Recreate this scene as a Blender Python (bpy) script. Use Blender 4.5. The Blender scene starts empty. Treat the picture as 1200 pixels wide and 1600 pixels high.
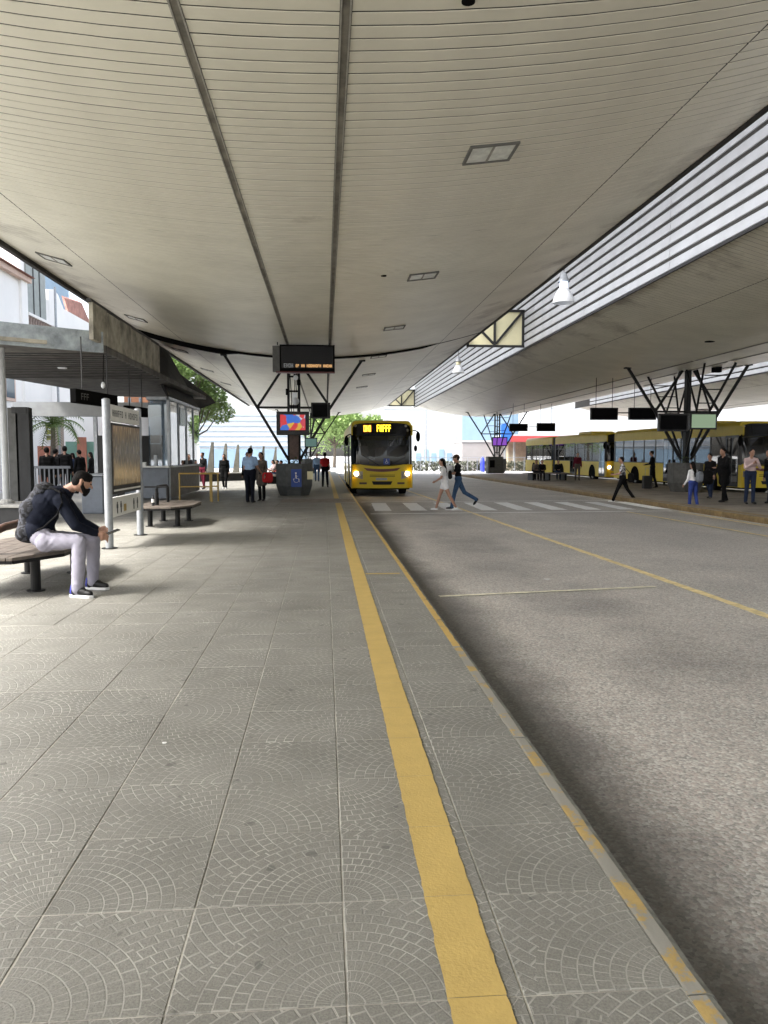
import bpy, bmesh, math, random
import numpy as np
from mathutils import Vector, Matrix, Euler
R = math.radians
sc = bpy.context.scene
C = bpy.context.collection
rnd = random.Random(7)

# ---------------------------------------------------------------- camera, sky, sun, exposure
EYE = 1.53
F = 1200.0
PITCH = math.atan(89 / 1200.0)
YAW = math.atan(93 / 1200.0 * math.cos(PITCH))
cd = bpy.data.cameras.new('camera')
cam = bpy.data.objects.new('camera', cd); C.objects.link(cam)
cam.location = (0, 0, EYE)
cam.rotation_euler = (R(90) - PITCH, 0, -YAW)
cd.sensor_width = 36; cd.sensor_fit = 'AUTO'; cd.lens = 36 * F / 1600.0
cd.clip_start = .05; cd.clip_end = 2000
sc.camera = cam
SUN_EL, SUN_AZ = 52, 250       # high behind thin cloud, from the left side of the street
w = bpy.data.worlds.new("World"); sc.world = w; w.use_nodes = True
nt = w.node_tree; bg = nt.nodes['Background']
sky = nt.nodes.new('ShaderNodeTexSky'); sky.sky_type = 'NISHITA'; sky.sun_disc = False
sky.sun_elevation = R(SUN_EL); sky.sun_rotation = R(SUN_AZ); sky.dust_density = 5; sky.air_density = 1.0; sky.ozone_density = 1.0
hs = nt.nodes.new('ShaderNodeHueSaturation'); hs.inputs['Saturation'].default_value = .45
nt.links.new(sky.outputs[0], hs.inputs['Color']); nt.links.new(hs.outputs[0], bg.inputs['Color'])
bg.inputs['Strength'].default_value = .15
sd = bpy.data.lights.new('sun', 'SUN'); sd.energy = 1.4; sd.angle = R(18); sd.color = (1, .97, .92)
so = bpy.data.objects.new('sun', sd); C.objects.link(so)
# direction towards the sun (azimuth measured as the sky texture does, clockwise from +Y)
az = R(SUN_AZ); el = R(SUN_EL)
sdir = Vector((math.sin(az) * math.cos(el), math.cos(az) * math.cos(el), math.sin(el)))
so.rotation_euler = sdir.to_track_quat('Z', 'Y').to_euler(); so.location = (-20, 0, 40)
sc.view_settings.view_transform = 'Standard'; sc.view_settings.look = 'None'
sc.view_settings.gamma = 1; sc.view_settings.use_curve_mapping = False
sc.view_settings.exposure = 2.35
sc.render.engine = 'CYCLES'
cy = sc.cycles
cy.use_denoising = True
try: cy.denoiser = 'OPENIMAGEDENOISE'
except Exception: pass
cy.max_bounces = 10; cy.diffuse_bounces = 6; cy.glossy_bounces = 4; cy.transmission_bounces = 6; cy.transparent_max_bounces = 12
cy.caustics_reflective = False; cy.caustics_refractive = False
cy.sample_clamp_indirect = 6

# ---------------------------------------------------------------- picture <-> place
_rm = cam.rotation_euler.to_matrix()
def ray(px, py):
    return _rm @ Vector(((px - 600) / F, -(py - 800) / F, -1))
def at(px, py, Y):
    d = ray(px, py); t = Y / d.y
    return Vector((d.x * t, Y, EYE + d.z * t))
def gr(px, py, z=0.0):
    d = ray(px, py); t = (z - EYE) / d.z
    return Vector((d.x * t, d.y * t, z))

# ---------------------------------------------------------------- materials
def mat(name, col, rough=.6, metal=0, var=.0, vs=3.0, var2=None, bump=0, bs=40, spec=.5, emit=None, es=1, coord='Object', trans=0, coat=0, vdetail=6):
    m = bpy.data.materials.new(name); m.use_nodes = True
    n = m.node_tree; p = n.nodes['Principled BSDF']
    c = tuple(col) + (1,) if len(col) == 3 else col
    p.inputs['Base Color'].default_value = c
    p.inputs['Roughness'].default_value = rough; p.inputs['Metallic'].default_value = metal
    p.inputs['Specular IOR Level'].default_value = spec
    if coat: p.inputs['Coat Weight'].default_value = coat; p.inputs['Coat Roughness'].default_value = .08
    if emit:
        p.inputs['Emission Color'].default_value = tuple(emit) + (1,); p.inputs['Emission Strength'].default_value = es
    tc = None
    if var or bump:
        tc = n.nodes.new('ShaderNodeTexCoord')
    if var:
        nz = n.nodes.new('ShaderNodeTexNoise'); nz.inputs['Scale'].default_value = vs; nz.inputs['Detail'].default_value = vdetail; nz.inputs['Roughness'].default_value = .65
        n.links.new(tc.outputs[coord], nz.inputs['Vector'])
        cr = n.nodes.new('ShaderNodeValToRGB'); cr.color_ramp.elements[0].position = .33; cr.color_ramp.elements[1].position = .68
        a = tuple(max(0, x * (1 - var)) for x in c[:3]) + (1,)
        b = tuple(var2) + (1,) if var2 else tuple(min(1, x * (1 + var)) for x in c[:3]) + (1,)
        cr.color_ramp.elements[0].color = a; cr.color_ramp.elements[1].color = b
        n.links.new(nz.outputs['Fac'], cr.inputs[0]); n.links.new(cr.outputs[0], p.inputs['Base Color'])
        mr = n.nodes.new('ShaderNodeMapRange'); mr.inputs['To Min'].default_value = min(1, rough * 1.2); mr.inputs['To Max'].default_value = rough * .8
        n.links.new(nz.outputs['Fac'], mr.inputs['Value']); n.links.new(mr.outputs[0], p.inputs['Roughness'])
    if bump:
        nb = n.nodes.new('ShaderNodeTexNoise'); nb.inputs['Scale'].default_value = bs; nb.inputs['Detail'].default_value = 4
        n.links.new(tc.outputs[coord], nb.inputs['Vector'])
        bu = n.nodes.new('ShaderNodeBump'); bu.inputs['Strength'].default_value = min(1, bump); bu.inputs['Distance'].default_value = .01
        n.links.new(nb.outputs['Fac'], bu.inputs['Height']); n.links.new(bu.outputs[0], p.inputs['Normal'])
    return m

def glass_mat(name, tint, mixv=.12, rough=.02):
    m = bpy.data.materials.new(name); m.use_nodes = True; n = m.node_tree
    for x in list(n.nodes): n.nodes.remove(x)
    o = n.nodes.new('ShaderNodeOutputMaterial'); t = n.nodes.new('ShaderNodeBsdfTransparent'); g = n.nodes.new('ShaderNodeBsdfGlossy')
    t.inputs['Color'].default_value = tuple(tint) + (1,); g.inputs['Roughness'].default_value = rough; g.inputs['Color'].default_value = (1, 1, 1, 1)
    mx = n.nodes.new('ShaderNodeMixShader'); fr = n.nodes.new('ShaderNodeFresnel'); fr.inputs[0].default_value = 1.5
    ad = n.nodes.new('ShaderNodeMath'); ad.operation = 'ADD'; ad.use_clamp = True; ad.inputs[1].default_value = mixv
    n.links.new(fr.outputs[0], ad.inputs[0]); n.links.new(ad.outputs[0], mx.inputs[0])
    n.links.new(t.outputs[0], mx.inputs[1]); n.links.new(g.outputs[0], mx.inputs[2]); n.links.new(mx.outputs[0], o.inputs[0])
    return m

M = {}
def skylight_mat():
    m = bpy.data.materials.new('translucent unseen roof sheet'); m.use_nodes = True; n = m.node_tree; p = n.nodes['Principled BSDF']
    p.inputs['Base Color'].default_value = (.8, .8, .8, 1); t = n.nodes.new('ShaderNodeBsdfTranslucent'); t.inputs['Color'].default_value = (.55, .57, .6, 1)
    mx = n.nodes.new('ShaderNodeMixShader'); mx.inputs[0].default_value = .35; n.links.new(p.outputs[0], mx.inputs[1]); n.links.new(t.outputs[0], mx.inputs[2]); n.links.new(mx.outputs[0], n.nodes['Material Output'].inputs[0])
    return m
def slat_mat():
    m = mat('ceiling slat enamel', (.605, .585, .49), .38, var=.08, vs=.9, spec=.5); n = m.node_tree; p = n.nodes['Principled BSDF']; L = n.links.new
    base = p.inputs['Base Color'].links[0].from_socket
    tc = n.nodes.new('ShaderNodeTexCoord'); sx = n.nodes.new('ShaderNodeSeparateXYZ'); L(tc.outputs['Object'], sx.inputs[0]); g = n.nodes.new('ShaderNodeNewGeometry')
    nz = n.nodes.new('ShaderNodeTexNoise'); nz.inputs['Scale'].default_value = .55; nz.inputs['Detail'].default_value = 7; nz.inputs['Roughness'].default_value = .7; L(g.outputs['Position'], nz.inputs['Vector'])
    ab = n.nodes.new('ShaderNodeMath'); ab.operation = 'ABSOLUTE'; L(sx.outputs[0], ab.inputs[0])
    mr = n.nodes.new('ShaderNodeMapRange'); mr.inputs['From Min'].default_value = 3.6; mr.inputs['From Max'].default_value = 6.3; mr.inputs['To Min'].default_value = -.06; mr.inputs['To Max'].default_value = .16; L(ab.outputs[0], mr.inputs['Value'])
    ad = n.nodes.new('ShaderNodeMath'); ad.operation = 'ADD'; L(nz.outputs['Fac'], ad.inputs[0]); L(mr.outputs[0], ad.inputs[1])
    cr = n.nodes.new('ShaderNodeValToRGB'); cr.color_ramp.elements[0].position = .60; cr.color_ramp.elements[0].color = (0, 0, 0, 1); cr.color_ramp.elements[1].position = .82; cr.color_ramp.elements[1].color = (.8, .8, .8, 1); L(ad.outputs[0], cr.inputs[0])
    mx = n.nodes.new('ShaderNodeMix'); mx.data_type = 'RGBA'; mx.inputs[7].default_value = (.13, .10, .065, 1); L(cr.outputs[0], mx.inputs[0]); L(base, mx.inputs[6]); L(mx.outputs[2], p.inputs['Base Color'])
    return m
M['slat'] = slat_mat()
M['deck'] = mat('dark void above slats', (.03, .028, .025), .9)
M['roofing'] = mat('grey roofing', (.3, .3, .29), .8, var=.2)
M['alu'] = mat('dull aluminium rail', (.26, .25, .22), .6, metal=.1, var=.2, vs=6)
M['blacksteel'] = mat('black painted steel', (.006, .006, .006), .5, var=.3, vs=5, spec=.25)
M['darkbrown'] = mat('dark gutter', (.012, .011, .010), .7, var=.4)
M['louver'] = mat('white louvre', (.44, .45, .47), .4, var=.10, vs=1.2)
M['cream'] = mat('cream translucent sheet', (.75, .70, .45), .5, var=.05, vs=2)
M['conc'] = mat('concrete', (.30, .295, .275), .85, var=.22, vs=5, bump=.4, bs=60)
M['oldconc'] = mat('weathered concrete panel', (.27, .25, .20), .85, var=.55, vs=2.2, bump=.4, bs=50)
M['paleconc'] = mat('pale blue weathered fascia', (.30, .34, .37), .8, var=.5, vs=3, var2=(.40, .45, .48))
M['kerb'] = mat('kerb concrete', (.225, .225, .195), .85, var=.5, vs=6, bump=.5, bs=80)
M['planter2'] = mat('dark planter concrete', (.075, .075, .07), .7, var=.25, vs=5)
M['lightframe'] = mat('grimy light frame', (.10, .10, .09), .6)
M['railfill'] = mat('grimy rail groove', (.14, .13, .105), .8, var=.5, vs=2)
M['galv'] = mat('galvanised steel', (.30, .315, .33), .4, metal=.6, var=.15, vs=8)
M['greypaint'] = mat('grey painted steel', (.33, .34, .34), .5, var=.1)
M['darkgrey'] = mat('dark grey steel', (.028, .028, .028), .6, var=.2, spec=.3)
M['counter'] = mat('slate grey panel', (.17, .19, .22), .55, var=.12, vs=4)
M['brownpanel'] = mat('brown grey counter panel', (.20, .175, .15), .6, var=.2, vs=4)
M['white'] = mat('white paint', (.78, .78, .77), .6, var=.04)
M['offwhite'] = mat('sign white', (.72, .72, .69), .4, var=.05)
M['black'] = mat('black', (.004, .004, .004), .8, spec=.03)
M['gloss_black'] = mat('gloss black plastic', (.004, .004, .005), .25, spec=.3)
M['bench'] = mat('worn wooden seat slab', (.115, .095, .078), .6, var=.3, vs=7, bump=.4, bs=30)
M['rust'] = mat('brown armrest steel', (.08, .045, .033), .45, var=.3, vs=9)
M['yellowrail'] = mat('yellow painted rail', (.40, .27, .07), .5, var=.15, vs=6)
M['tyre'] = mat('tyre rubber', (.012, .012, .012), .9, spec=.05)
M['unseen_roof_sheet'] = skylight_mat()
M['rim'] = mat('wheel rim', (.25, .25, .25), .5, metal=.5)
M['busyellow'] = mat('bus yellow paint', (.62, .47, .03), .42, var=.06, vs=1.6, spec=.3)
M['busdark'] = mat('bus dark trim', (.005, .005, .006), .35, spec=.3)
M['businner'] = mat('bus interior grey', (.05, .05, .055), .7)
M['busseat'] = mat('bus seat blue grey', (.05, .07, .12), .7)
M['maroon'] = mat('maroon grille', (.10, .012, .010), .35)
M['glass'] = glass_mat('window glass', (.75, .82, .86), .06)
M['tint'] = glass_mat('tinted glass', (.16, .17, .18), .0)
M['boothglass'] = glass_mat('booth glass', (.62, .72, .80), .10)
M['headlamp'] = mat('lit headlamp', (1, .9, .7), .2, emit=(1, .70, .36), es=9)
M['lens'] = mat('clear lamp lens', (.28, .26, .22), .15)
M['ledo'] = mat('orange led', (.9, .3, .02), .5, emit=(1, .30, .03), es=1.1)
M['ledy'] = mat('yellow led', (.9, .6, .02), .5, emit=(1, .62, .02), es=1.1)
M['leda'] = mat('amber ticker led', (.5, .3, .12), .5, emit=(1, .55, .22), es=.16)
M['bluesign'] = mat('blue sign', (.02, .06, .28), .4)
M['white_mark'] = mat('white print', (.75, .75, .75), .5)
M['dark_mark'] = mat('dark print', (.04, .045, .05), .5)
M['plant'] = mat('leaf green', (.07, .12, .03), .7, var=.4, vs=2.0, var2=(.13, .19, .05), spec=.3)
M['plant2'] = mat('pale leaf green', (.24, .34, .12), .7, var=.35, vs=2.0, spec=.3)
M['bark'] = mat('bark', (.10, .08, .06), .9, var=.4, vs=8)
M['lampwhite'] = mat('white bell shade', (.68, .70, .72), .35, var=.05)
M['lampglow'] = mat('pale bulb glass', (.7, .75, .85), .2, emit=(.6, .75, 1), es=.6)

# ---------------------------------------------------------------- mesh builder
class MB:
    def __init__(s): s.v = []; s.f = []; s.mi = []; s.uv = None; s.cur = 0
    def add(s, vs, fs):
        b = len(s.v); s.v += [tuple(x) for x in vs]
        for f in fs: s.f.append(tuple(b + i for i in f)); s.mi.append(s.cur)
        return s
    def box(s, x0, x1, y0, y1, z0, z1):
        if x0 > x1: x0, x1 = x1, x0
        if y0 > y1: y0, y1 = y1, y0
        if z0 > z1: z0, z1 = z1, z0
        return s.add([(x0, y0, z0), (x1, y0, z0), (x1, y1, z0), (x0, y1, z0), (x0, y0, z1), (x1, y0, z1), (x1, y1, z1), (x0, y1, z1)],
                     [(0, 3, 2, 1), (4, 5, 6, 7), (0, 1, 5, 4), (1, 2, 6, 5), (2, 3, 7, 6), (3, 0, 4, 7)])
    def bar(s, p, q, wx, wy=None, up=(0, 0, 1)):
        wy = wy or wx; p = Vector(p); q = Vector(q); d = (q - p).normalized(); u = Vector(up)
        if abs(d.dot(u)) > .98: u = Vector((0, 1, 0))
        a = d.cross(u).normalized() * wx / 2; b = a.cross(d).normalized() * wy / 2
        vs = [p - a - b, p + a - b, p + a + b, p - a + b, q - a - b, q + a - b, q + a + b, q - a + b]
        return s.add(vs, [(0, 3, 2, 1), (4, 5, 6, 7), (0, 1, 5, 4), (1, 2, 6, 5), (2, 3, 7, 6), (3, 0, 4, 7)])
    def tube(s, pts, r, n=8, r2=None):
        pts = [Vector(p) for p in pts]; k = len(pts); rings = []
        for i, p in enumerate(pts):
            d = (pts[min(i + 1, k - 1)] - pts[max(i - 1, 0)]).normalized()
            u = Vector((0, 0, 1)) if abs(d.z) < .9 else Vector((0, 1, 0))
            a = d.cross(u).normalized(); b = a.cross(d).normalized()
            rr = r if r2 is None else r + (r2 - r) * i / (k - 1)
            rings.append([p + (a * math.cos(t) + b * math.sin(t)) * rr for t in [2 * math.pi * j / n for j in range(n)]])
        vs = [v for ring in rings for v in ring]; fs = []
        for i in range(k - 1):
            for j in range(n): fs.append((i * n + j, i * n + (j + 1) % n, (i + 1) * n + (j + 1) % n, (i + 1) * n + j))
        fs.append(tuple(reversed(range(n)))); fs.append(tuple((k - 1) * n + j for j in range(n)))
        return s.add(vs, fs)
    def lathe(s, prof, c=(0, 0, 0), n=16, caps=True):
        vs = []; fs = []; k = len(prof)
        for (r, z) in prof:
            for j in range(n): t = 2 * math.pi * j / n; vs.append((c[0] + r * math.cos(t), c[1] + r * math.sin(t), c[2] + z))
        for i in range(k - 1):
            for j in range(n): fs.append((i * n + j, i * n + (j + 1) % n, (i + 1) * n + (j + 1) % n, (i + 1) * n + j))
        if caps: fs.append(tuple(reversed(range(n)))); fs.append(tuple((k - 1) * n + j for j in range(n)))
        return s.add(vs, fs)
    def prism(s, poly, vec):
        n = len(poly); poly = [Vector(p) for p in poly]; vec = Vector(vec)
        vs = poly + [p + vec for p in poly]
        fs = [tuple(reversed(range(n))), tuple(n + i for i in range(n))] + [(i, (i + 1) % n, n + (i + 1) % n, n + i) for i in range(n)]
        return s.add(vs, fs)
    def cap(s, p, r0, q, r1, n=12, tag=0, sx=1, sy=1, k=4):
        p = Vector(p); q = Vector(q); d = q - p; L = d.length
        d = d / L if L > 1e-6 else Vector((0, 0, 1))
        u = Vector((0, 1, 0)) if abs(d.y) < .9 else Vector((1, 0, 0))
        a = d.cross(u).normalized(); b = a.cross(d).normalized()
        rings = []
        for i in range(k): t = -math.pi / 2 + (i + .5) / k * math.pi / 2; rings.append((p + d * math.sin(t) * r0, math.cos(t) * r0))
        for i in range(k): t = (i + .5) / k * math.pi / 2; rings.append((q + d * math.sin(t) * r1, math.cos(t) * r1))
        vs = []; fs = []
        for (c, r) in rings:
            for j in range(n): t = 2 * math.pi * j / n; vs.append(c + (a * math.cos(t) + b * math.sin(t)) * r)
        for i in range(len(rings) - 1):
            for j in range(n): fs.append((i * n + j, i * n + (j + 1) % n, (i + 1) * n + (j + 1) % n, (i + 1) * n + j))
        fs.append(tuple(reversed(range(n)))); fs.append(tuple((len(rings) - 1) * n + j for j in range(n)))
        return s.add(vs, fs)
    def ell(s, c, rx, ry, rz, rot=None, n=16, k=10):
        c = Vector(c); vs = []; fs = []
        for i in range(k):
            t = -math.pi / 2 + (i + .5) / k * math.pi
            for j in range(n):
                a = 2 * math.pi * j / n; v = Vector((rx * math.cos(t) * math.cos(a), ry * math.cos(t) * math.sin(a), rz * math.sin(t)))
                if rot is not None: v = rot @ v
                vs.append(c + v)
        for i in range(k - 1):
            for j in range(n): fs.append((i * n + j, i * n + (j + 1) % n, (i + 1) * n + (j + 1) % n, (i + 1) * n + j))
        fs.append(tuple(reversed(range(n)))); fs.append(tuple((k - 1) * n + j for j in range(n)))
        return s.add(vs, fs)
    def mesh(s, name, mats, smooth=False):
        me = bpy.data.meshes.new(name); me.from_pydata(s.v, [], s.f)
        if not isinstance(mats, (list, tuple)): mats = [mats]
        for m in mats: me.materials.append(m)
        if len(mats) > 1: me.polygons.foreach_set('material_index', s.mi)
        if s.uv is not None:
            ul = me.uv_layers.new(name='UVMap')
            flat = [c for f in s.uv for uv in f for c in uv]
            ul.data.foreach_set('uv', flat)
        if smooth:
            me.polygons.foreach_set('use_smooth', [True] * len(me.polygons))
            if smooth != 'all':
                try: me.set_sharp_from_angle(angle=R(38))
                except Exception: pass
        me.validate(); me.update()
        return me
    def build(s, name, mats, parent=None, W=True, smooth=False, bevel=0):
        if parent is not None and W:
            o0 = Vector((0, 0, 0)); p = parent
            while p is not None: o0 += p.location; p = p.parent
            s.v = [(x - o0.x, y - o0.y, z - o0.z) for x, y, z in s.v]
        o = bpy.data.objects.new(name, s.mesh(name, mats, smooth)); C.objects.link(o)
        if parent is not None: o.parent = parent
        if bevel:
            b = o.modifiers.new('bevel', 'BEVEL'); b.width = bevel; b.segments = 2; b.limit_method = 'ANGLE'; b.angle_limit = R(40)
        return o

def tag(o, label=None, cat=None, group=None, kind=None):
    if label: o['label'] = label
    if cat: o['category'] = cat
    if group: o['group'] = group
    if kind: o['kind'] = kind
    return o
def root(name, loc, label, cat, group=None, rz=0, kind=None):
    o = bpy.data.objects.new(name, None); C.objects.link(o); o.empty_display_size = .1
    o.location = loc; o.rotation_euler = (0, 0, rz)
    return tag(o, label, cat, group, kind)
def copy_tree(o, parent=None):
    c = o.copy(); C.objects.link(c)
    if parent is not None: c.parent = parent
    for ch in list(o.children): copy_tree(ch, c)
    return c
def inst(name, me, parent, loc, rz=0, kind=None):
    o = bpy.data.objects.new(name, me); C.objects.link(o); o.parent = parent; o.location = loc; o.rotation_euler = (0, 0, rz)
    if kind: o['kind'] = kind
    return o
# strokes that read as small print where the photograph's lettering cannot be made out
def strokes(mb, p0, du, dv, n, seed, fill=.75, thick=.22):
    """n glyph-like clusters of bars on the parallelogram p0 + a*du + b*dv (a flat print, given a hair of depth)"""
    r = random.Random(seed); p0 = Vector(p0); du = Vector(du); dv = Vector(dv); nn = du.cross(dv).normalized() * .0015
    def q(a0, a1, b0, b1):
        mb.add([p0 + du * a0 + dv * b0 + nn, p0 + du * a1 + dv * b0 + nn, p0 + du * a1 + dv * b1 + nn, p0 + du * a0 + dv * b1 + nn], [(0, 1, 2, 3)])
    for i in range(n):
        if r.random() < .12: continue
        a = i / n; wd = fill / n; t = wd * thick
        k = r.randrange(5)
        q(a, a + t, 0, 1)
        if k in (0, 1, 3): q(a + wd - t, a + wd, 0, 1)
        if k in (0, 2, 4): q(a + t, a + wd - (t if k == 0 else 0), .84, 1)
        if k in (0, 2): q(a + t, a + wd - (t if k == 0 else 0), 0, .16)
        if k in (1, 2, 3, 4): q(a + t, a + wd - (t if k in (1, 3) else 0), .44, .58)
# ---------------------------------------------------------------- ground, road
def shader_road():
    m = bpy.data.materials.new('washed aggregate road'); m.use_nodes = True; n = m.node_tree; p = n.nodes['Principled BSDF']; L = n.links.new
    tc = n.nodes.new('ShaderNodeTexCoord')
    def noise(s, d=4, r=.6, vec=None):
        x = n.nodes.new('ShaderNodeTexNoise'); x.inputs['Scale'].default_value = s; x.inputs['Detail'].default_value = d; x.inputs['Roughness'].default_value = r
        L(vec or tc.outputs['Object'], x.inputs['Vector']); return x
    def ramp(src, a, b, ca, cb):
        x = n.nodes.new('ShaderNodeValToRGB'); x.color_ramp.elements[0].position = a; x.color_ramp.elements[1].position = b
        x.color_ramp.elements[0].color = ca + (1,); x.color_ramp.elements[1].color = cb + (1,); L(src, x.inputs[0]); return x
    def mixc(a, b, f, t='MIX'):
        x = n.nodes.new('ShaderNodeMix'); x.data_type = 'RGBA'; x.blend_type = t
        if isinstance(f, float): x.inputs[0].default_value = f
        else: L(f, x.inputs[0])
        for i, s in ((6, a), (7, b)):
            if isinstance(s, tuple): x.inputs[i].default_value = s + (1,)
            else: L(s, x.inputs[i])
        return x.outputs[2]
    def math2(op, a, b):
        x = n.nodes.new('ShaderNodeMath'); x.operation = op; x.use_clamp = False
        for i, s in ((0, a), (1, b)):
            if isinstance(s, (int, float)): x.inputs[i].default_value = s
            else: L(s, x.inputs[i])
        return x.outputs[0]
    vo = n.nodes.new('ShaderNodeTexVoronoi'); vo.inputs['Scale'].default_value = 58; L(tc.outputs['Object'], vo.inputs['Vector'])
    sep = n.nodes.new('ShaderNodeSeparateColor'); L(vo.outputs['Color'], sep.inputs[0])
    cr = n.nodes.new('ShaderNodeValToRGB'); e = cr.color_ramp.elements
    e[0].position = 0; e[0].color = (.22, .205, .19, 1); e[1].position = 1; e[1].color = (.92, .90, .86, 1)
    e.new(.3).color = (.46, .43, .40, 1); e.new(.6).color = (.62, .50, .45, 1); e.new(.8).color = (.74, .71, .67, 1)
    L(sep.outputs[0], cr.inputs[0])
    fine = noise(90, 3)
    c1 = mixc(cr.outputs[0], ramp(fine.outputs['Fac'], .3, .75, (.24, .235, .22), (.80, .79, .76)).outputs[0], .5)
    big = ramp(noise(.6, 5).outputs['Fac'], .35, .7, (.74, .735, .71), (1.0, .985, .94))
    c2 = mixc(c1, big.outputs[0], 1.0, 'MULTIPLY')
    # a long dark band beside the kerb, and oil drips down the middle of the bus bay
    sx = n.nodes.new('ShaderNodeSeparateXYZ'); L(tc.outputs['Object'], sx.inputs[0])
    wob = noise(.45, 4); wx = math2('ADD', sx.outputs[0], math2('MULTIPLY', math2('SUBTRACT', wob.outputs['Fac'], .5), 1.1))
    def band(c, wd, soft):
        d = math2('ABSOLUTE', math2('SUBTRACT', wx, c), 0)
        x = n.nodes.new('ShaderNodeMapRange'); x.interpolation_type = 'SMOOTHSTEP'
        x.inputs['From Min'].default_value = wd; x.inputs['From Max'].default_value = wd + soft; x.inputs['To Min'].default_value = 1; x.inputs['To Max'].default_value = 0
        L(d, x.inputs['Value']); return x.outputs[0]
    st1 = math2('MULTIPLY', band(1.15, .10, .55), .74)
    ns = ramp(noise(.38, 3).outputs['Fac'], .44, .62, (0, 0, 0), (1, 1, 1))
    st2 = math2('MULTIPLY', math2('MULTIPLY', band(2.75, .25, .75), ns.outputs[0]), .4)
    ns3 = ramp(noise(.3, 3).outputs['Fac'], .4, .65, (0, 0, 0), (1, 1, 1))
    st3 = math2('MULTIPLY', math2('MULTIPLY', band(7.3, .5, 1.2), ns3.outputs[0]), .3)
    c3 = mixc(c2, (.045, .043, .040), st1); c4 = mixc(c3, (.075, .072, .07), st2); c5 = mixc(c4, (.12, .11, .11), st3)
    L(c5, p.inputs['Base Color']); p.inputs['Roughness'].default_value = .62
    bu = n.nodes.new('ShaderNodeBump'); bu.inputs['Strength'].default_value = .6; bu.inputs['Distance'].default_value = .004
    L(math2('ADD', math2('MULTIPLY', vo.outputs['Distance'], -1.2), fine.outputs['Fac']), bu.inputs['Height']); L(bu.outputs[0], p.inputs['Normal'])
    return m
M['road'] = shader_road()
M['ground'] = mat('pale street ground', (.45, .45, .44), .8, var=.12, vs=.3)
M['bayline'] = mat('faded bay line', (.72, .68, .52), .7, var=.3, vs=7)
M['whiteline'] = mat('worn white road paint', (.86, .86, .84), .7, var=.08, vs=9)
M['yellowline'] = mat('worn yellow road paint', (.78, .64, .32), .7, var=.25, vs=8)

def grid_sheet(x0, x1, y0, y1, z, nx, ny):
    m = MB(); vs = [(x0 + (x1 - x0) * i / nx, y0 + (y1 - y0) * j / ny, z) for j in range(ny + 1) for i in range(nx + 1)]
    return m.add(vs, [(j * (nx + 1) + i, j * (nx + 1) + i + 1, (j + 1) * (nx + 1) + i + 1, (j + 1) * (nx + 1) + i) for j in range(ny) for i in range(nx)])
tag(grid_sheet(-600, 600, -200, 1000, -.158, 12, 12).build('ground', M['ground']), kind='structure')
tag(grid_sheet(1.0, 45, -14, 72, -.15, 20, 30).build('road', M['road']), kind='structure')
road_z = -.15
# painted markings on the road
def ragged(pts_l, pts_r, z, rr, jag=.012, step=.12):
    m = MB(); vl = []; vr = []
    for (a0, a1, dst) in ((pts_l[0], pts_l[1], vl), (pts_r[0], pts_r[1], vr)):
        a0 = Vector(a0); a1 = Vector(a1); n = max(2, int((a1 - a0).length / step)); nrm = Vector((-(a1 - a0).y, (a1 - a0).x)).normalized()
        for i in range(n + 1):
            q = a0.lerp(a1, i / n) + nrm * rr.uniform(-jag, jag); dst.append((q.x, q.y, z))
    k = min(len(vl), len(vr)); vl = vl[:k - 1] + [vl[-1]]; vr = vr[:k - 1] + [vr[-1]]
    return m.add(vl + vr, [(i, k + i, k + i + 1, i + 1) for i in range(k - 1)])
def line2(p, q, wd, z, m, name, jag=.012, parent=None):
    p = Vector(p); q = Vector(q); n = Vector((-(q - p).y, (q - p).x)).normalized() * wd / 2
    return ragged((p + n, q + n), (p - n, q - n), z, rnd, jag).build(name, m, parent)
roadob = bpy.data.objects['road']
pts = [(4.62, 2.0), (4.60, 8.0), (4.28, 21.9), (3.9, 36), (3.4, 60)]
for a, b in zip(pts, pts[1:]): line2(a, b, .13, road_z + .004, M['yellowline'], 'lane_line', parent=roadob)
line2((1.35, 8.95), (4.2, 9.42), .09, road_z + .008, M['bayline'], 'bay_line', .015, roadob)
line2((1.3, 21.8), (10.4, 22.3), .16, road_z + .008, M['whiteline'], 'stop_line', parent=roadob)
line2((1.3, 27.3), (10.4, 27.6), .14, road_z + .008, M['whiteline'], 'stop_line', parent=roadob)
for i in range(9):
    x = 1.75 + i * 1.08
    line2((x, 22.9), (x + .12, 26.7), .50, road_z + .012, M['whiteline'], 'crossing_stripe', parent=roadob)
line2((9.2, 12), (8.9, 22), .10, road_z + .012, M['yellowline'], 'lane_line', parent=roadob)
line2((10.15, -6), (10.35, 21.7), .10, road_z + .016, M['yellowline'], 'lane_line', parent=roadob)

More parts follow.
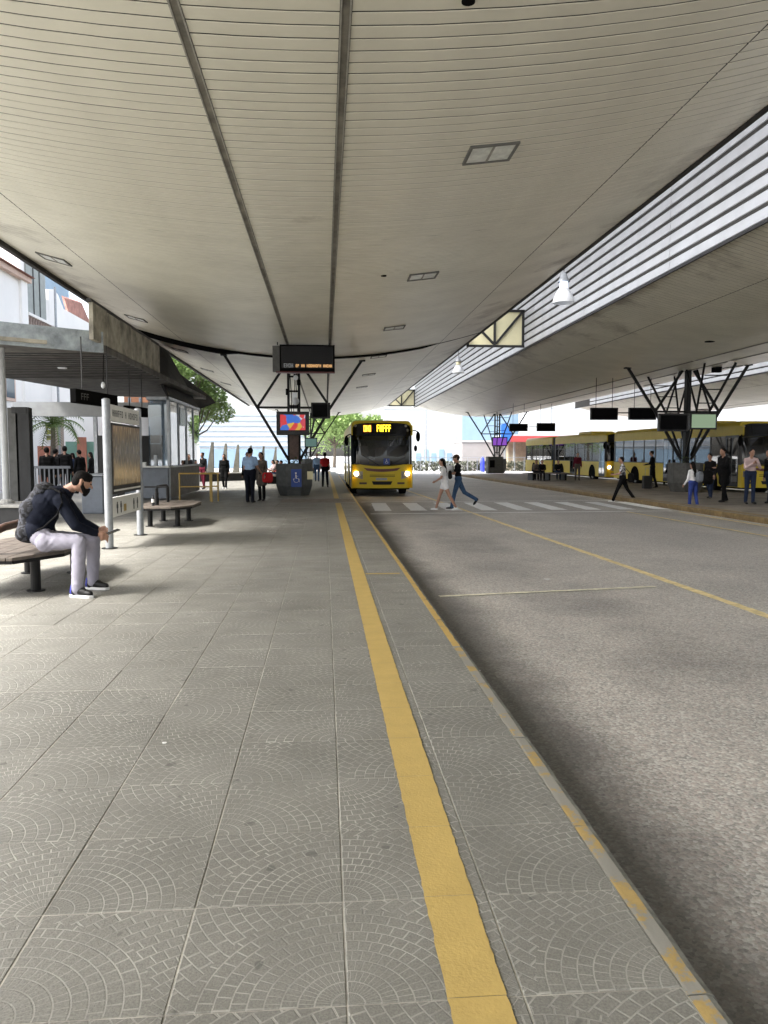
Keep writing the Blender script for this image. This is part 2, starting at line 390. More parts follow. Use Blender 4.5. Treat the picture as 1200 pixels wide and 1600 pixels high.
# ---------------------------------------------------------------- platform tiles
def shader_tile():
    m = bpy.data.materials.new('fan patterned concrete tile'); m.use_nodes = True; n = m.node_tree; p = n.nodes['Principled BSDF']; L = n.links.new
    uv = n.nodes.new('ShaderNodeUVMap'); uv.uv_map = 'UVMap'; tc = n.nodes.new('ShaderNodeTexCoord')
    geo = n.nodes.new('ShaderNodeNewGeometry'); oi = n.nodes.new('ShaderNodeObjectInfo')
    sx = n.nodes.new('ShaderNodeSeparateXYZ'); L(uv.outputs[0], sx.inputs[0])
    def mt(op, a, b=0.0, c=None):
        x = n.nodes.new('ShaderNodeMath'); x.operation = op
        for i, s in enumerate((a, b) if c is None else (a, b, c)):
            if isinstance(s, (int, float)): x.inputs[i].default_value = s
            else: L(s, x.inputs[i])
        return x.outputs[0]
    u, v = sx.outputs[0], sx.outputs[1]
    def brick(a, b, rw, rh, off=.5):
        cb = n.nodes.new('ShaderNodeCombineXYZ'); L(a, cb.inputs[0]); L(b, cb.inputs[1])
        x = n.nodes.new('ShaderNodeTexBrick'); x.offset = off; L(cb.outputs[0], x.inputs['Vector'])
        x.inputs['Scale'].default_value = 1; x.inputs['Mortar Size'].default_value = .0062; x.inputs['Mortar Smooth'].default_value = .35
        x.inputs['Brick Width'].default_value = rw; x.inputs['Row Height'].default_value = rh
        x.inputs['Color1'].default_value = (1, 1, 1, 1); x.inputs['Color2'].default_value = (.86, .86, .86, 1); x.inputs['Mortar'].default_value = (0, 0, 0, 1)
        return x
    r = mt('SQRT', mt('ADD', mt('MULTIPLY', u, u), mt('MULTIPLY', v, v)))
    th = mt('MULTIPLY', mt('ARCTAN2', v, u), .62)
    b1 = brick(th, r, .088, .094)
    # corner beyond the fan: arcs struck from a second corner
    u2 = mt('SUBTRACT', 1.35, u); v2 = mt('ADD', v, .25)
    r2 = mt('SQRT', mt('ADD', mt('MULTIPLY', u2, u2), mt('MULTIPLY', v2, v2)))
    th2 = mt('MULTIPLY', mt('ARCTAN2', v2, u2), .95)
    b2 = brick(th2, r2, .09, .094)
    sel = mt('GREATER_THAN', r, .90)
    def mixf(a, b, f):
        x = n.nodes.new('ShaderNodeMix'); x.data_type = 'FLOAT'; L(f, x.inputs[0]); L(a, x.inputs[2]); L(b, x.inputs[3]); return x.outputs[0]
    groove = mixf(b1.outputs['Fac'], b2.outputs['Fac'], sel)
    def noise(s, d=5, rgh=.62, src='pos'):
        x = n.nodes.new('ShaderNodeTexNoise'); x.inputs['Scale'].default_value = s; x.inputs['Detail'].default_value = d; x.inputs['Roughness'].default_value = rgh
        L(geo.outputs['Position'], x.inputs['Vector']); return x.outputs['Fac']
    def ramp(src, a, b, ca, cb):
        x = n.nodes.new('ShaderNodeValToRGB'); x.color_ramp.elements[0].position = a; x.color_ramp.elements[1].position = b
        x.color_ramp.elements[0].color = ca + (1,); x.color_ramp.elements[1].color = cb + (1,); L(src, x.inputs[0]); return x.outputs[0]
    def mixc(a, b, f, t='MIX'):
        x = n.nodes.new('ShaderNodeMix'); x.data_type = 'RGBA'; x.blend_type = t
        if isinstance(f, float): x.inputs[0].default_value = f
        else: L(f, x.inputs[0])
        for i, s in ((6, a), (7, b)):
            if isinstance(s, tuple): x.inputs[i].default_value = s + (1,)
            else: L(s, x.inputs[i])
        return x.outputs[2]
    base = ramp(noise(1.1), .33, .7, (.20, .195, .172), (.27, .263, .235))
    fine = ramp(noise(130, 3), .3, .72, (.72, .72, .72), (1.18, 1.18, 1.17))
    c = mixc(base, fine, 1.0, 'MULTIPLY')
    setts = mixc(b1.outputs['Color'], b2.outputs['Color'], sel)
    c = mixc(c, setts, .14, 'MULTIPLY')
    # individual tiles differ a little
    wn = n.nodes.new('ShaderNodeTexWhiteNoise'); wn.noise_dimensions = '1D'; L(oi.outputs['Random'], wn.inputs['W'])
    c = mixc(c, ramp(wn.outputs['Value'], 0, 1, (.95, .95, .95), (1.03, 1.03, 1.03)), 1.0, 'MULTIPLY')
    wear = ramp(noise(2.3, 4), .4, .62, (.6, .6, .6), (1, 1, 1))
    gcol = ramp(noise(5, 3), .38, .6, (.30, .29, .255), (.50, .485, .43))
    gf = mt('MULTIPLY', groove, .72)
    c = mixc(c, gcol, mt('MULTIPLY', gf, wear))
    blot = ramp(noise(.9, 2), .60, .78, (0, 0, 0), (.3, .3, .3))
    c = mixc(c, (.11, .105, .095), blot)
    spots = ramp(noise(11, 1, .3), .735, .755, (0, 0, 0), (.55, .55, .55))
    c = mixc(c, (.08, .078, .072), spots)
    L(c, p.inputs['Base Color'])
    p.inputs['Roughness'].default_value = .52; p.inputs['Specular IOR Level'].default_value = .4
    L(ramp(noise(1.7, 3), .3, .7, (.45, .45, .45), (.66, .66, .66)), p.inputs['Roughness'])
    h = mt('ADD', mt('MULTIPLY', groove, -1.0), mt('MULTIPLY', noise(160, 2), .5))
    h = mt('ADD', h, mt('MULTIPLY', noise(14, 3), .35))
    bu = n.nodes.new('ShaderNodeBump'); bu.inputs['Strength'].default_value = .75; bu.inputs['Distance'].default_value = .004
    L(h, bu.inputs['Height']); L(bu.outputs[0], p.inputs['Normal'])
    return m
M['tile'] = shader_tile()
M['joint'] = mat('sandy tile joint', (.42, .40, .35), .95, var=.45, vs=4, coord='Object')
M['ramp'] = mat('reddish tactile paving', (.105, .075, .062), .75, var=.3, vs=5, bump=.6, bs=50)
TS = .5; G = .002; BV = .003
def tile_geom(mb, x0, y0, sx, sy, z, rot, uvs, tilt=0):
    x1 = x0 + sx - G; y1 = y0 + sy - G; x0 += G; y0 += G
    b = BV
    V = [(x0, y0, z - .03), (x1, y0, z - .03), (x1, y1, z - .03), (x0, y1, z - .03),
         (x0, y0, z - b), (x1, y0, z - b), (x1, y1, z - b), (x0, y1, z - b),
         (x0 + b, y0 + b, z), (x1 - b, y0 + b, z), (x1 - b, y1 - b, z), (x0 + b, y1 - b, z)]
    Fs = [(8, 9, 10, 11), (4, 5, 9, 8), (5, 6, 10, 9), (6, 7, 11, 10), (7, 4, 8, 11), (0, 1, 5, 4), (1, 2, 6, 5), (2, 3, 7, 6), (3, 0, 4, 7)]
    mb.add(V, Fs)
    def uvp(i):
        X = (V[i][0] - x0) / TS; Y = (V[i][1] - y0) / TS
        for _ in range(rot): X, Y = 1 - Y, X
        return (X, Y)
    for f in Fs: uvs.append([uvp(i) for i in f])
platform = root('platform', (-3, 10, 0), None, None, kind='structure')
del platform['kind']
platform['kind'] = 'structure'
JX = .055; JY = .036         # joint lines fall at x = JX + k/2, y = JY + k/2
KX = 1.02                    # inner side of the kerb
bed = MB().box(-13, KX, -12, 74, -.155, -.003).build('tile_bed', M['joint'], platform)
tile_me = {}
def tile_mesh(sx, rot):
    k = (round(sx, 3), rot)
    if k not in tile_me:
        mb = MB(); uv = []; tile_geom(mb, 0, 0, sx, TS, 0, rot, uv); mb.uv = uv; tile_me[k] = mb.mesh('tile', M['tile'])
    return tile_me[k]
near = 0; far_mb = MB(); far_uv = []
cols = [JX + TS * k for k in range(-26, 2)]
rows = [JY + TS * k for k in range(-24, 148)]
for y in rows:
    for x in cols:
        sx = min(TS, KX - x)
        if sx < .1: continue
        r = 3 if (round((x - JX) / TS) + round((y - JY) / TS) // 2) % 2 else 0
        if rnd.random() < .15: r = rnd.randrange(4)
        if .9 < y < 10.4 and x > -4.5 - (1.0 if y > 6 else 0):
            o = inst('tile', tile_mesh(sx, r), platform, (x + 3, y - 10, rnd.uniform(-.0012, .0012)), 0); near += 1
            o.rotation_euler = (rnd.uniform(-.002, .002), rnd.uniform(-.002, .002), 0)
        else:
            if 24.6 < y < 26.6 and x > -1.8: continue
            tile_geom(far_mb, x, y, sx, TS, rnd.uniform(-.001, .001), r, far_uv)
far_mb.uv = far_uv
o = far_mb.build('tile_field', M['tile'], platform); o['kind'] = 'stuff'
# dropped crossing strip in the platform
MB().box(-1.95, KX, 24.55, 27.03, -.04, -.008).build('crossing_ramp', M['ramp'], platform)
rb = MB()
for i in range(12):
    rb.box(-1.9, KX - .02, 24.62 + i * .2, 24.62 + i * .2 + .1, -.008, -.002)
o = rb.build('tactile_rib', M['ramp'], platform); o['kind'] = 'stuff'

# yellow safety line, one worn painted length per tile row, and the cross line
def shader_paint(name, col, thr, dark=(.22, .2, .17)):
    m = bpy.data.materials.new(name); m.use_nodes = True; n = m.node_tree; p = n.nodes['Principled BSDF']; L = n.links.new
    g = n.nodes.new('ShaderNodeNewGeometry')
    a = n.nodes.new('ShaderNodeTexNoise'); a.inputs['Scale'].default_value = 5; a.inputs['Detail'].default_value = 8; a.inputs['Roughness'].default_value = .75; L(g.outputs['Position'], a.inputs['Vector'])
    cr = n.nodes.new('ShaderNodeValToRGB'); e = cr.color_ramp.elements
    e[0].position = thr - .04; e[0].color = dark + (1,); e[1].position = .8; e[1].color = tuple(min(1, c * 1.08) for c in col) + (1,)
    e.new(thr).color = tuple(c * .86 for c in col) + (1,)
    L(a.outputs['Fac'], cr.inputs[0]); L(cr.outputs[0], p.inputs['Base Color']); p.inputs['Roughness'].default_value = .6
    b = n.nodes.new('ShaderNodeTexNoise'); b.inputs['Scale'].default_value = 90; L(g.outputs['Position'], b.inputs['Vector'])
    bu = n.nodes.new('ShaderNodeBump'); bu.inputs['Strength'].default_value = .4; bu.inputs['Distance'].default_value = .004; L(b.outputs['Fac'], bu.inputs['Height']); L(bu.outputs[0], p.inputs['Normal'])
    return m
M['safety'] = shader_paint('yellow safety paint', (.54, .385, .125), .34)
M['kerbpaint'] = shader_paint('worn yellow kerb paint', (.47, .33, .12), .54, (.28, .27, .235))
M['kerbpaint_far'] = shader_paint('yellow kerb paint', (.55, .37, .11), .40, (.28, .27, .235))
def strip(x0, x1, y0, y1, z, name, m, jag, par):
    return ragged(((x0, y0), (x0, y1)), ((x1, y0), (x1, y1)), z, rnd, jag, .035).build(name, m, par)
for i, y in enumerate(rows):
    if y < -3 or y > 60 or 24.3 < y < 26.9: continue
    if y < 22: strip(.337, .507, y + .001, y + TS - .001, .0045, 'safety_line', M['safety'], .0028, platform)
mb = MB()
mb.box(.33, .505, 27.06, 70, .002, .0055); mb.box(.33, .505, 22.04, 24.53, .002, .0055)
mb.build('safety_line', M['safety'], platform)
strip2 = ragged(((.52, 9.76), (.96, 9.76)), ((.52, 9.84), (.96, 9.84)), .0045, rnd, .004, .04); strip2.build('cross_line', M['safety'], platform)

# kerb stones with a worn rounded nose; the platform edge carries remains of yellow paint
def kerb_stone_mesh(name, ln, mats, hgt=.15):
    prof = [(0, -.05), (0, 0), (.012, .001), (.055, .001), (.075, -.006), (.087, -.022), (.090, -.05), (.090, -hgt - .01)]
    mb = MB(); k = len(prof); nseg = 8; vs = []
    for j in range(nseg + 1):
        yy = .003 + (ln - .006) * j / nseg
        wob = rnd.uniform(-.004, .004); wz = rnd.uniform(-.003, .001)
        for (x, z) in prof: vs.append((x + (wob if x > .02 else 0), yy, z + (wz if x > .05 and z > -.04 else 0)))
    mb.add(vs, [(j * k + i, j * k + i + 1, (j + 1) * k + i + 1, (j + 1) * k + i) for j in range(nseg) for i in range(k - 1)])
    mb.mi = []
    for j in range(nseg):
        for i in range(k - 1): mb.mi.append(1 if i in (1, 2) else 0)
    mb.add([vs[0 + i] for i in range(k)], [tuple(range(k))]); 
    return mb.mesh(name, mats)
kerb = root('kerb', (KX, 0, 0), None, None, kind='structure')
ks = [kerb_stone_mesh('kerb_stone', 1.0, [M['kerb'], M['kerbpaint']]) for _ in range(3)]
kf = [kerb_stone_mesh('kerb_stone', 1.0, [M['kerb'], M['kerbpaint_far']]) for _ in range(2)]
for i in range(-6, 60):
    inst('kerb_stone', (rnd.choice(kf) if i >= 6 else rnd.choice(ks)), kerb, (0, i, 0))

# ---------------------------------------------------------------- the second island on the right
island = root('island_platform', (14.4, 20, 0), None, None, kind='structure')
M['islandtile'] = mat('brown grey island paving', (.15, .13, .105), .7, var=.3, vs=1.2)
M['islandkerb'] = mat('ochre painted kerb', (.15, .105, .045), .7, var=.45, vs=4)
MB().prism([(10.82, -10, -.15), (18.1, -10, -.15), (18.1, 60, -.15), (14.5, 62.6, -.15), (10.9, 60, -.15)], (0, 0, .145)).build('island_slab', M['islandtile'], island)
ik = [kerb_stone_mesh('kerb_stone', 2.0, [M['islandkerb'], M['islandkerb']])]
for i in range(-5, 30):
    o = inst('kerb_stone', ik[0], island, (10.82 - 14.4, i * 2 - 20 + 2, 0), R(180))
mb = MB()
mb.box(11.0, 11.22, -6, 58, -.005, .001)
mb.build('edge_line', M['islandkerb'], island)
mb = MB()
for i in range(18): mb.box(11.3, 18.0, i * 3 + 2, i * 3 + 2.02, -.006, -.0025)
o = mb.build('paving_joint', M['darkbrown'], island); o['kind'] = 'stuff'

# ---------------------------------------------------------------- canopies
CX1, HW, DC = -.5, 6.15, 14.95
ZC = EYE + 3.5
def zc(d): return ZC + .025 * d * d       # d = distance from the canopy's own centre line
SEG = [(-HW, -4.42), (-4.40, -.70), (-.60, .64), (.74, 4.68), (4.70, HW)]
def slat_into(mb, a, b, y, n=6):
    vs = []; k = 4
    for i in range(n + 1):
        x = a + (b - a) * i / n; z = zc(x)
        vs += [(x, y, z + .007), (x, y + .004, z), (x, y + .172, z), (x, y + .175, z + .007)]
    mb.add(vs, [((i + 1) * k + j, i * k + j, i * k + j + 1, (i + 1) * k + j + 1) for i in range(n) for j in range(3)])
slat_me = []
for (a, b) in SEG:
    mb = MB(); slat_into(mb, a, b, 0, 6 if b - a > 2 else 3); slat_me.append(mb.mesh('slat', M['slat'], True))
Y0, YJ0, YJ1, Y1 = -12.0, 27.95, 28.2, 70.0
def far_slats(y0, y1):
    mb = MB(); y = y0
    while y < y1 - .1:
        for (a, b) in SEG: slat_into(mb, a, b, y, 5 if b - a > 2 else 2)
        y += .2
    return mb.mesh('slat_field', M['slat'], True)
NS0, NS1 = 2.0, 13.0
f_all = [far_slats(Y0, NS0), far_slats(NS0, NS1), far_slats(NS1, YJ0), far_slats(YJ1, Y1)]
def deck_mesh(y0, y1):
    mb = MB(); xs = [-HW + 2 * HW * i / 16 for i in range(17)]
    vs = []
    for y in (y0, y1):
        for x in xs: vs.append((x, y, zc(x) + .0105))
        for x in reversed(xs): vs.append((x, y, zc(x) + .03 + .30))
    n = 34
    fs = [tuple(range(n)), tuple(reversed(range(n, 2 * n)))] + [(i, n + i, n + (i + 1) % n, (i + 1) % n) for i in range(n)]
    mb.add(vs, fs); return mb.mesh('roof_deck', M['deck'])
dk = [deck_mesh(Y0, YJ0), deck_mesh(YJ1, Y1)]
def rails():
    mb = MB()
    for x in (-.65, .69):
        for (y0, y1) in ((Y0, YJ0), (YJ1, Y1)):
            for dx in (-.045, .031):
                mb.box(x + dx, x + dx + .014, y0, y1, zc(x) - .012, zc(x) + .03)
    return mb.mesh('ceiling_rail', M['alu'])
rail_me = rails()
def railin():
    mb = MB()
    for x in (-.65, .69):
        for (y0, y1) in ((Y0, YJ0), (YJ1, Y1)): mb.box(x - .029, x + .029, y0, y1, zc(x) - .004, zc(x) + .026)
    return mb.mesh('rail_insert', M['railfill'])
railin_me = railin()
def edge(side):
    mb = MB(); x = side * HW; z = zc(HW)
    mb.box(x, x + side * .10, Y0, Y1, z - (.10 if side < 0 else .012), z + .40); return mb.mesh('edge_gutter', M['darkbrown'])
edge_me = [edge(-1), edge(1)]
mb = MB()   # dark transverse beam at the expansion joint
xs = [-HW + 2 * HW * i / 24 for i in range(25)]; vs = []
for x in xs:
    th = .05 + (.10 if x < -2.6 else 0)
    if x > 4.3: th = -.004
    vs += [(x, YJ0 - .02, zc(x) - th), (x, YJ1 + .02, zc(x) - th), (x, YJ1 + .02, zc(x) + .3), (x, YJ0 - .02, zc(x) + .3)]
mb.add(vs, [((i + 1) * 4 + j, i * 4 + j, i * 4 + (j + 1) % 4, (i + 1) * 4 + (j + 1) % 4) for i in range(24) for j in range(4)])
beam_me = mb.mesh('joint_beam', M['black'])
mb = MB(); vs = []
for x in xs: vs += [(x, YJ0 - .01, zc(x) + .004), (x, YJ1 + .01, zc(x) + .004), (x, YJ1 + .01, zc(x) + .3), (x, YJ0 - .01, zc(x) + .3)]
mb.add(vs, [((i + 1) * 4 + j, i * 4 + j, i * 4 + (j + 1) % 4, (i + 1) * 4 + (j + 1) % 4) for i in range(24) for j in range(4)])
beam2_me = mb.mesh('joint_beam', M['slat'])
labels = ['cream slatted canopy ceiling over the near platform and the yellow bus lane',
          'slatted canopy over the second island, starting below the white louvres on the right',
          'third slatted canopy over the far right lane behind the second island']
for k in range(3):
    cx = CX1 + DC * k
    cn = root('platform_canopy', (cx, 0, 0), labels[k], 'canopy', 'long butterfly canopies side by side')
    for me in dk: inst('roof_deck', me, cn, (0, 0, 0))
    inst('ceiling_rail', rail_me, cn, (0, 0, 0)); inst('rail_insert', railin_me, cn, (0, 0, 0))
    for me in edge_me: inst('edge_gutter', me, cn, (0, 0, 0))
    inst('joint_beam', beam_me if k == 0 else beam2_me, cn, (0, 0, 0))
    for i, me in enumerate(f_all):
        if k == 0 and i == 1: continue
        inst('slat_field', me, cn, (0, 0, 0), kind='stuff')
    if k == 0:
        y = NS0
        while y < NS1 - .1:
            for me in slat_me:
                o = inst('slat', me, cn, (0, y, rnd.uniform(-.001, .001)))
            y += .2
# louvred clerestory walls in the gaps between the canopies
LW = .225; LP = .30
lmb = MB()
lmb.prism([(0, 0, 0), (-.02, 0, .012), (-.022, 0, LW - .03), (0, 0, LW)], (0, 5.98, 0)); louv = lmb.mesh('louvre', M['louver'])
for k in (1, 2):
    x = CX1 + DC * k - HW - .10
    lw = root('clerestory_wall', (x, 30, zc(HW)), 'white horizontal louvres between ceiling canopies, ' + ('above the bus lane' if k == 1 else 'beyond the second island'), 'louvre wall', 'louvred clerestory walls')
    z0 = zc(HW) - .10
    MB().box(x - .012, x - .001, Y0, Y1, z0, z0 + 2.7).build('backing', M['deck'], lw)
    MB().box(x - .05, x + .0, Y0, Y1, z0 - .06, z0 - .005).build('bottom_rail', M['darkbrown'], lw)
    for r in range(9):
        y = Y0
        while y < Y1 - 1:
            if not (k == 2 and y > 60):
                inst('louvre', louv, lw, (-.013, y - 30, z0 + r * LP + .02 - zc(HW)))
            y += 6
    # unseen monitor roof above the gap, translucent to brighten road and louvres, open sideways
    rf = root('unseen_monitor_roof', (x - 2, 30, z0 + 2.7), 'unseen raised roof over the ' + ('first' if k == 1 else 'second') + ' louvred gap between canopies', 'roof')
    mbm = MB(); mbm.box(x - 3.9, x + .5, Y0, Y1, z0 + 2.75, z0 + 2.757); mbm.v = mbm.v[:4]; mbm.f = [(0, 1, 2, 3)]; mbm.mi = [0]; mbm.build('roof_sheet', M['unseen_roof_sheet'], rf)  # translucent sheet of the unseen roof
    mbm = MB(); y = Y0 + .5
    while y < Y1:
        mbm.bar((x - 3.8, y, z0 + .5), (x - 3.8, y, z0 + 2.75), .1); y += 6
    mbm.build('roof_post', M['greypaint'], rf)['kind'] = 'stuff'
# cream gable trusses across the first gap
gx0, gx1 = CX1 + HW + .12, CX1 + DC - HW - .16
for gi, gy in enumerate((31.2, 69.2)):
    z0 = zc(HW) - .03; z1 = z0 + 1.42
    g = root('gable_panel', (7, gy, z0), ('large' if gi == 0 else 'small far') + ' cream panel with dark diagonal bars closing the ceiling gap ' + ('behind the pendant lamp' if gi == 0 else 'above the approaching bus'), 'panel', 'cream gable panels in the ceiling gap')
    MB().box(gx0, gx1, gy + .03, gy + .045, z0, z1).build('sheet', M['cream'], g)
    for (p, q) in (((gx0, z0), (gx1, z0)), ((gx0, z1), (gx1, z1)), ((gx1 - .05, z0), (gx1 - .05, z1)), ((gx0 + .05, z0), (gx0 + .05, z1)),
                   ((gx0 + 1.15, z0 + .05), (gx0 + 1.15, z1)), ((gx0 + 1.2, z0 + .1), (gx1 - .1, z1 - .05)), ((gx0 + 1.1, z0 + .1), (gx0 + .45, z0 + .75))):
        MB().bar((p[0], gy, p[1]), (q[0], gy, q[1]), .09, .09).build('frame_bar', M['darkgrey'], g)
# ---------------------------------------------------------------- ceiling fixtures
def ceiling_light(x, y, k, label, group, big=1.0):
    cx = CX1 + DC * k; z = zc(x - cx); s = .05 * (x - cx)
    r = root('ceiling_light', (x, y, z), label, 'ceiling light', group); r.rotation_euler = (0, -math.atan(s), 0)
    w_, h_ = .30 * big, .28 * big
    mb = MB(); t = .035
    for (a, b, c, d) in ((-w_, w_, -h_, -h_ + t), (-w_, w_, h_ - t, h_), (-w_, -w_ + t, -h_ + t, h_ - t), (w_ - t, w_, -h_ + t, h_ - t)): mb.box(a, b, c, d, -.022, .02)
    mb.build('frame', M['lightframe'], r, W=False)
    MB().box(-w_ + t, w_ - t, -h_ + t, h_ - t, -.008, .004).build('diffuser', M['diff'], r, W=False)
    m2 = MB()
    m2.box(-.015, .015, -h_ + t, h_ - t, -.016, -.009); m2.build('divider', M['alu'], r, W=False)
M['diff'] = mat('dusty light diffuser', (.62, .64, .60), .35, var=.25, vs=6)
nm = ['nearest', 'second nearest', 'third', 'fourth', 'fifth', 'farthest']
for i in range(6):
    ceiling_light(2.03, 9.5 + 6.45 * i, 0, nm[i] + ' square ceiling light of the row between the bus lane and centre rails', 'square lights on the right half of the ceiling')
for i in range(5):
    ceiling_light(-5.75, 17.3 + 7.2 * i, 0, nm[i] + ' square ceiling light of the row along the left canopy edge', 'square lights along the left ceiling edge')
for i in range(3):
    ceiling_light(16.9, 23 + 8 * i, 1, nm[i] + ' square light in the canopy over the second island', 'square lights over the second island')
for (x, y, lab) in ((1.15, 6.26, 'small dark round hole in the ceiling slats near the top of the view'), (1.2, 15.6, 'small dark round hole in the ceiling beside the second ceiling light'),
                    (12.3, 24.0, 'dark round hole in the second canopy ceiling')):
    cx = CX1 if x < 8 else CX1 + DC
    o = MB().lathe([(.055 if x < 8 else .16, -.012), (.055 if x < 8 else .16, .01)], (x, y, zc(x - cx)), 14).build('ceiling_spout', M['black']); tag(o, lab, 'spout')

def pendant(x, y, zb, label, glow):
    r = root('pendant_lamp', (x, y, zb), label, 'pendant lamp', 'bell shaped lamps hanging in the louvred gap')
    MB().lathe([(.31, 0), (.30, .06), (.27, .16), (.20, .30), (.15, .38), (.15, .40), (.19, .31), (.25, .16), (.28, .06), (.29, .0)], (x, y, zb), 20, caps=False).build('shade', M['lampwhite'], r, smooth='all')
    MB().lathe([(.10, .40), (.115, .44), (.115, .56), (.10, .58)], (x, y, zb), 14).build('lamp_neck', M['lampglow'] if glow else M['cream'], r, smooth=True)
    MB().lathe([(.17, .58), (.17, .61), (.13, .66), (.08, .80), (.03, .86)], (x, y, zb), 14).build('ballast', M['galv'], r, smooth=True)
    MB().tube([(x, y, zb + .85), (x, y, zb + 3.0)], .014, 6).build('rod', M['darkgrey'], r)
pendant(6.75, 21.6, EYE + 4.28, 'white bell lamp hanging before the white louvres, nearer of the two', True)
pendant(6.9, 39.6, EYE + 4.22, 'far bell lamp hanging beyond the large cream gable panel', False)

# ---------------------------------------------------------------- pillars with branching struts
def pillar(x, y, label, elaborate, planter_mat, base_w=1.25):
    r = root('branching_pillar', (x, y, 0), label, 'pillar', 'black steel pillars with branching struts')
    s = M['blacksteel']; zt = zc(0)
    # column: two channels with battens
    mb = MB(); cw = .05 if elaborate else .20
    for sx_ in (-1, 1): mb.box(x + sx_ * cw - .045, x + sx_ * cw + .045, y - .12, y + .12, .95, zt)
    mb.build('column', s, r)
    bt = MB()
    z = 1.15
    while z < zt - .1:
        bt.box(x - cw, x + cw, y - .13, y - .115, z, z + .07); z += .55
    bt.build('batten', s, r)
    nodes = []
    for sx_ in (-1, 1):
        n0 = (x + sx_ * 1.38, y, 3.33)
        tip = (x + sx_ * 2.6, y, zc(abs(x + sx_ * 2.6 - CX1 - (DC if x > 5 else 0))) + .02)
        MB().bar((x + sx_ * .22, y, 1.35), n0, .10, .10).build('strut', s, r)
        MB().bar(n0, tip, .10, .10).build('strut', s, r)
        MB().bar(n0, (x + sx_ * .25, y, zt), .09, .09).build('strut', s, r)
        mb = MB(); mb.box(tip[0] - .12, tip[0] + .12, y - .12, y + .12, tip[2] - .06, tip[2] + .0); mb.build('strut_foot', s, r)
    MB().bar((x - 1.38, y, 3.33), (x + 1.38, y, 3.33), .08, .08).build('tie_bar', s, r)
    for sy_ in ((-1, 1) if y > 31 else ()):
        for dx in (-.28, .28):
            MB().bar((x + dx * .4, y + sy_ * .2, 1.5), (x + dx, y + sy_ * 1.38, 3.33), .07, .07).build('strut', s, r)
            MB().bar((x + dx, y + sy_ * 1.38, 3.33), (x + dx * 2.2, y + sy_ * 2.6, zt + .02), .07, .07).build('strut', s, r)
            if elaborate:
                MB().bar((x + dx, y + sy_ * 1.38, 3.33), (x + dx * .8, y + sy_ * .3, zt), .06, .06).build('strut', s, r)
        mb = MB()
        for t in (.15, .45, .75):
            mb.bar((x - .3 - .2 * t, y + sy_ * (1.38 + 1.2 * t), 3.33 + 1.7 * t), (x + .3 + .2 * t, y + sy_ * (1.38 + 1.2 * t), 3.33 + 1.7 * t), .04, .04)
        mb.bar((x - .28, y + sy_ * 1.38, 3.33), (x + .28, y + sy_ * 1.38, 3.33), .05, .05)
        mb.build('rung', s, r)
    # planter at the foot
    pm = MB(); wv = base_w / 2; 
    oct_ = [(wv * a, wv * b) for a, b in ((-1, -.42), (-.45, -1), (.45, -1), (1, -.42), (1, .42), (.45, 1), (-.45, 1), (-1, .42))]
    lo = [(x + a * .82, y + b * .82, 0.0) for a, b in oct_]; md = [(x + a, y + b, .38) for a, b in oct_]; hi = [(x + a, y + b, 1.20) for a, b in oct_]; inn = [(x + a * .84, y + b * .84, 1.20) for a, b in oct_]; dn = [(x + a * .84, y + b * .84, 1.06) for a, b in oct_]
    vs = lo + md + hi + inn + dn; fs = [(8 * q + i, 8 * q + (i + 1) % 8, 8 * (q + 1) + (i + 1) % 8, 8 * (q + 1) + i) for q in range(4) for i in range(8)] + [tuple(range(32, 40)), tuple(reversed(range(8)))]
    pm.add(vs, fs).build('planter', planter_mat, r, bevel=.01)
    lv = MB(); r2 = random.Random(int(y))
    for i in range(130):
        a = r2.uniform(0, 6.28); q = r2.uniform(0, wv * .75); h = r2.uniform(.05, .38); c = Vector((x + q * math.cos(a), y + q * math.sin(a), 1.08 + h))
        d = Vector((math.cos(a + r2.uniform(-1, 1)), math.sin(a), r2.uniform(-.3, .6))).normalized() * r2.uniform(.06, .13); e = d.cross(Vector((0, 0, 1))).normalized() * .03
        lv.add([c - d, c + e, c + d, c - e], [(0, 1, 2, 3)])
    lv.build('foliage', M['plant'], r)['kind'] = 'stuff'
    return r
M['planter'] = mat('dark grey planter concrete', (.075, .08, .08), .6, var=.25, vs=5)
M['planter2'] = mat('grey planter concrete', (.075, .075, .07), .7, var=.25, vs=5)
PX, PY = -1.15, 29.6
pillar(PX, PY, 'black branching steel pillar rising from a planter left of the yellow bus', False, M['planter'], 1.35)
pillar(-1.35, 65.0, 'far black branching pillar left of the bus under the same canopy', False, M['planter'], 1.25)
pillar(15.1, 31.2, 'large black branching pillar in front of the parked yellow buses', True, M['planter2'], 1.3)
pillar(14.72, 65.0, 'far thin branching pillar with a purple screen at the island end', False, M['planter2'], 1.5)

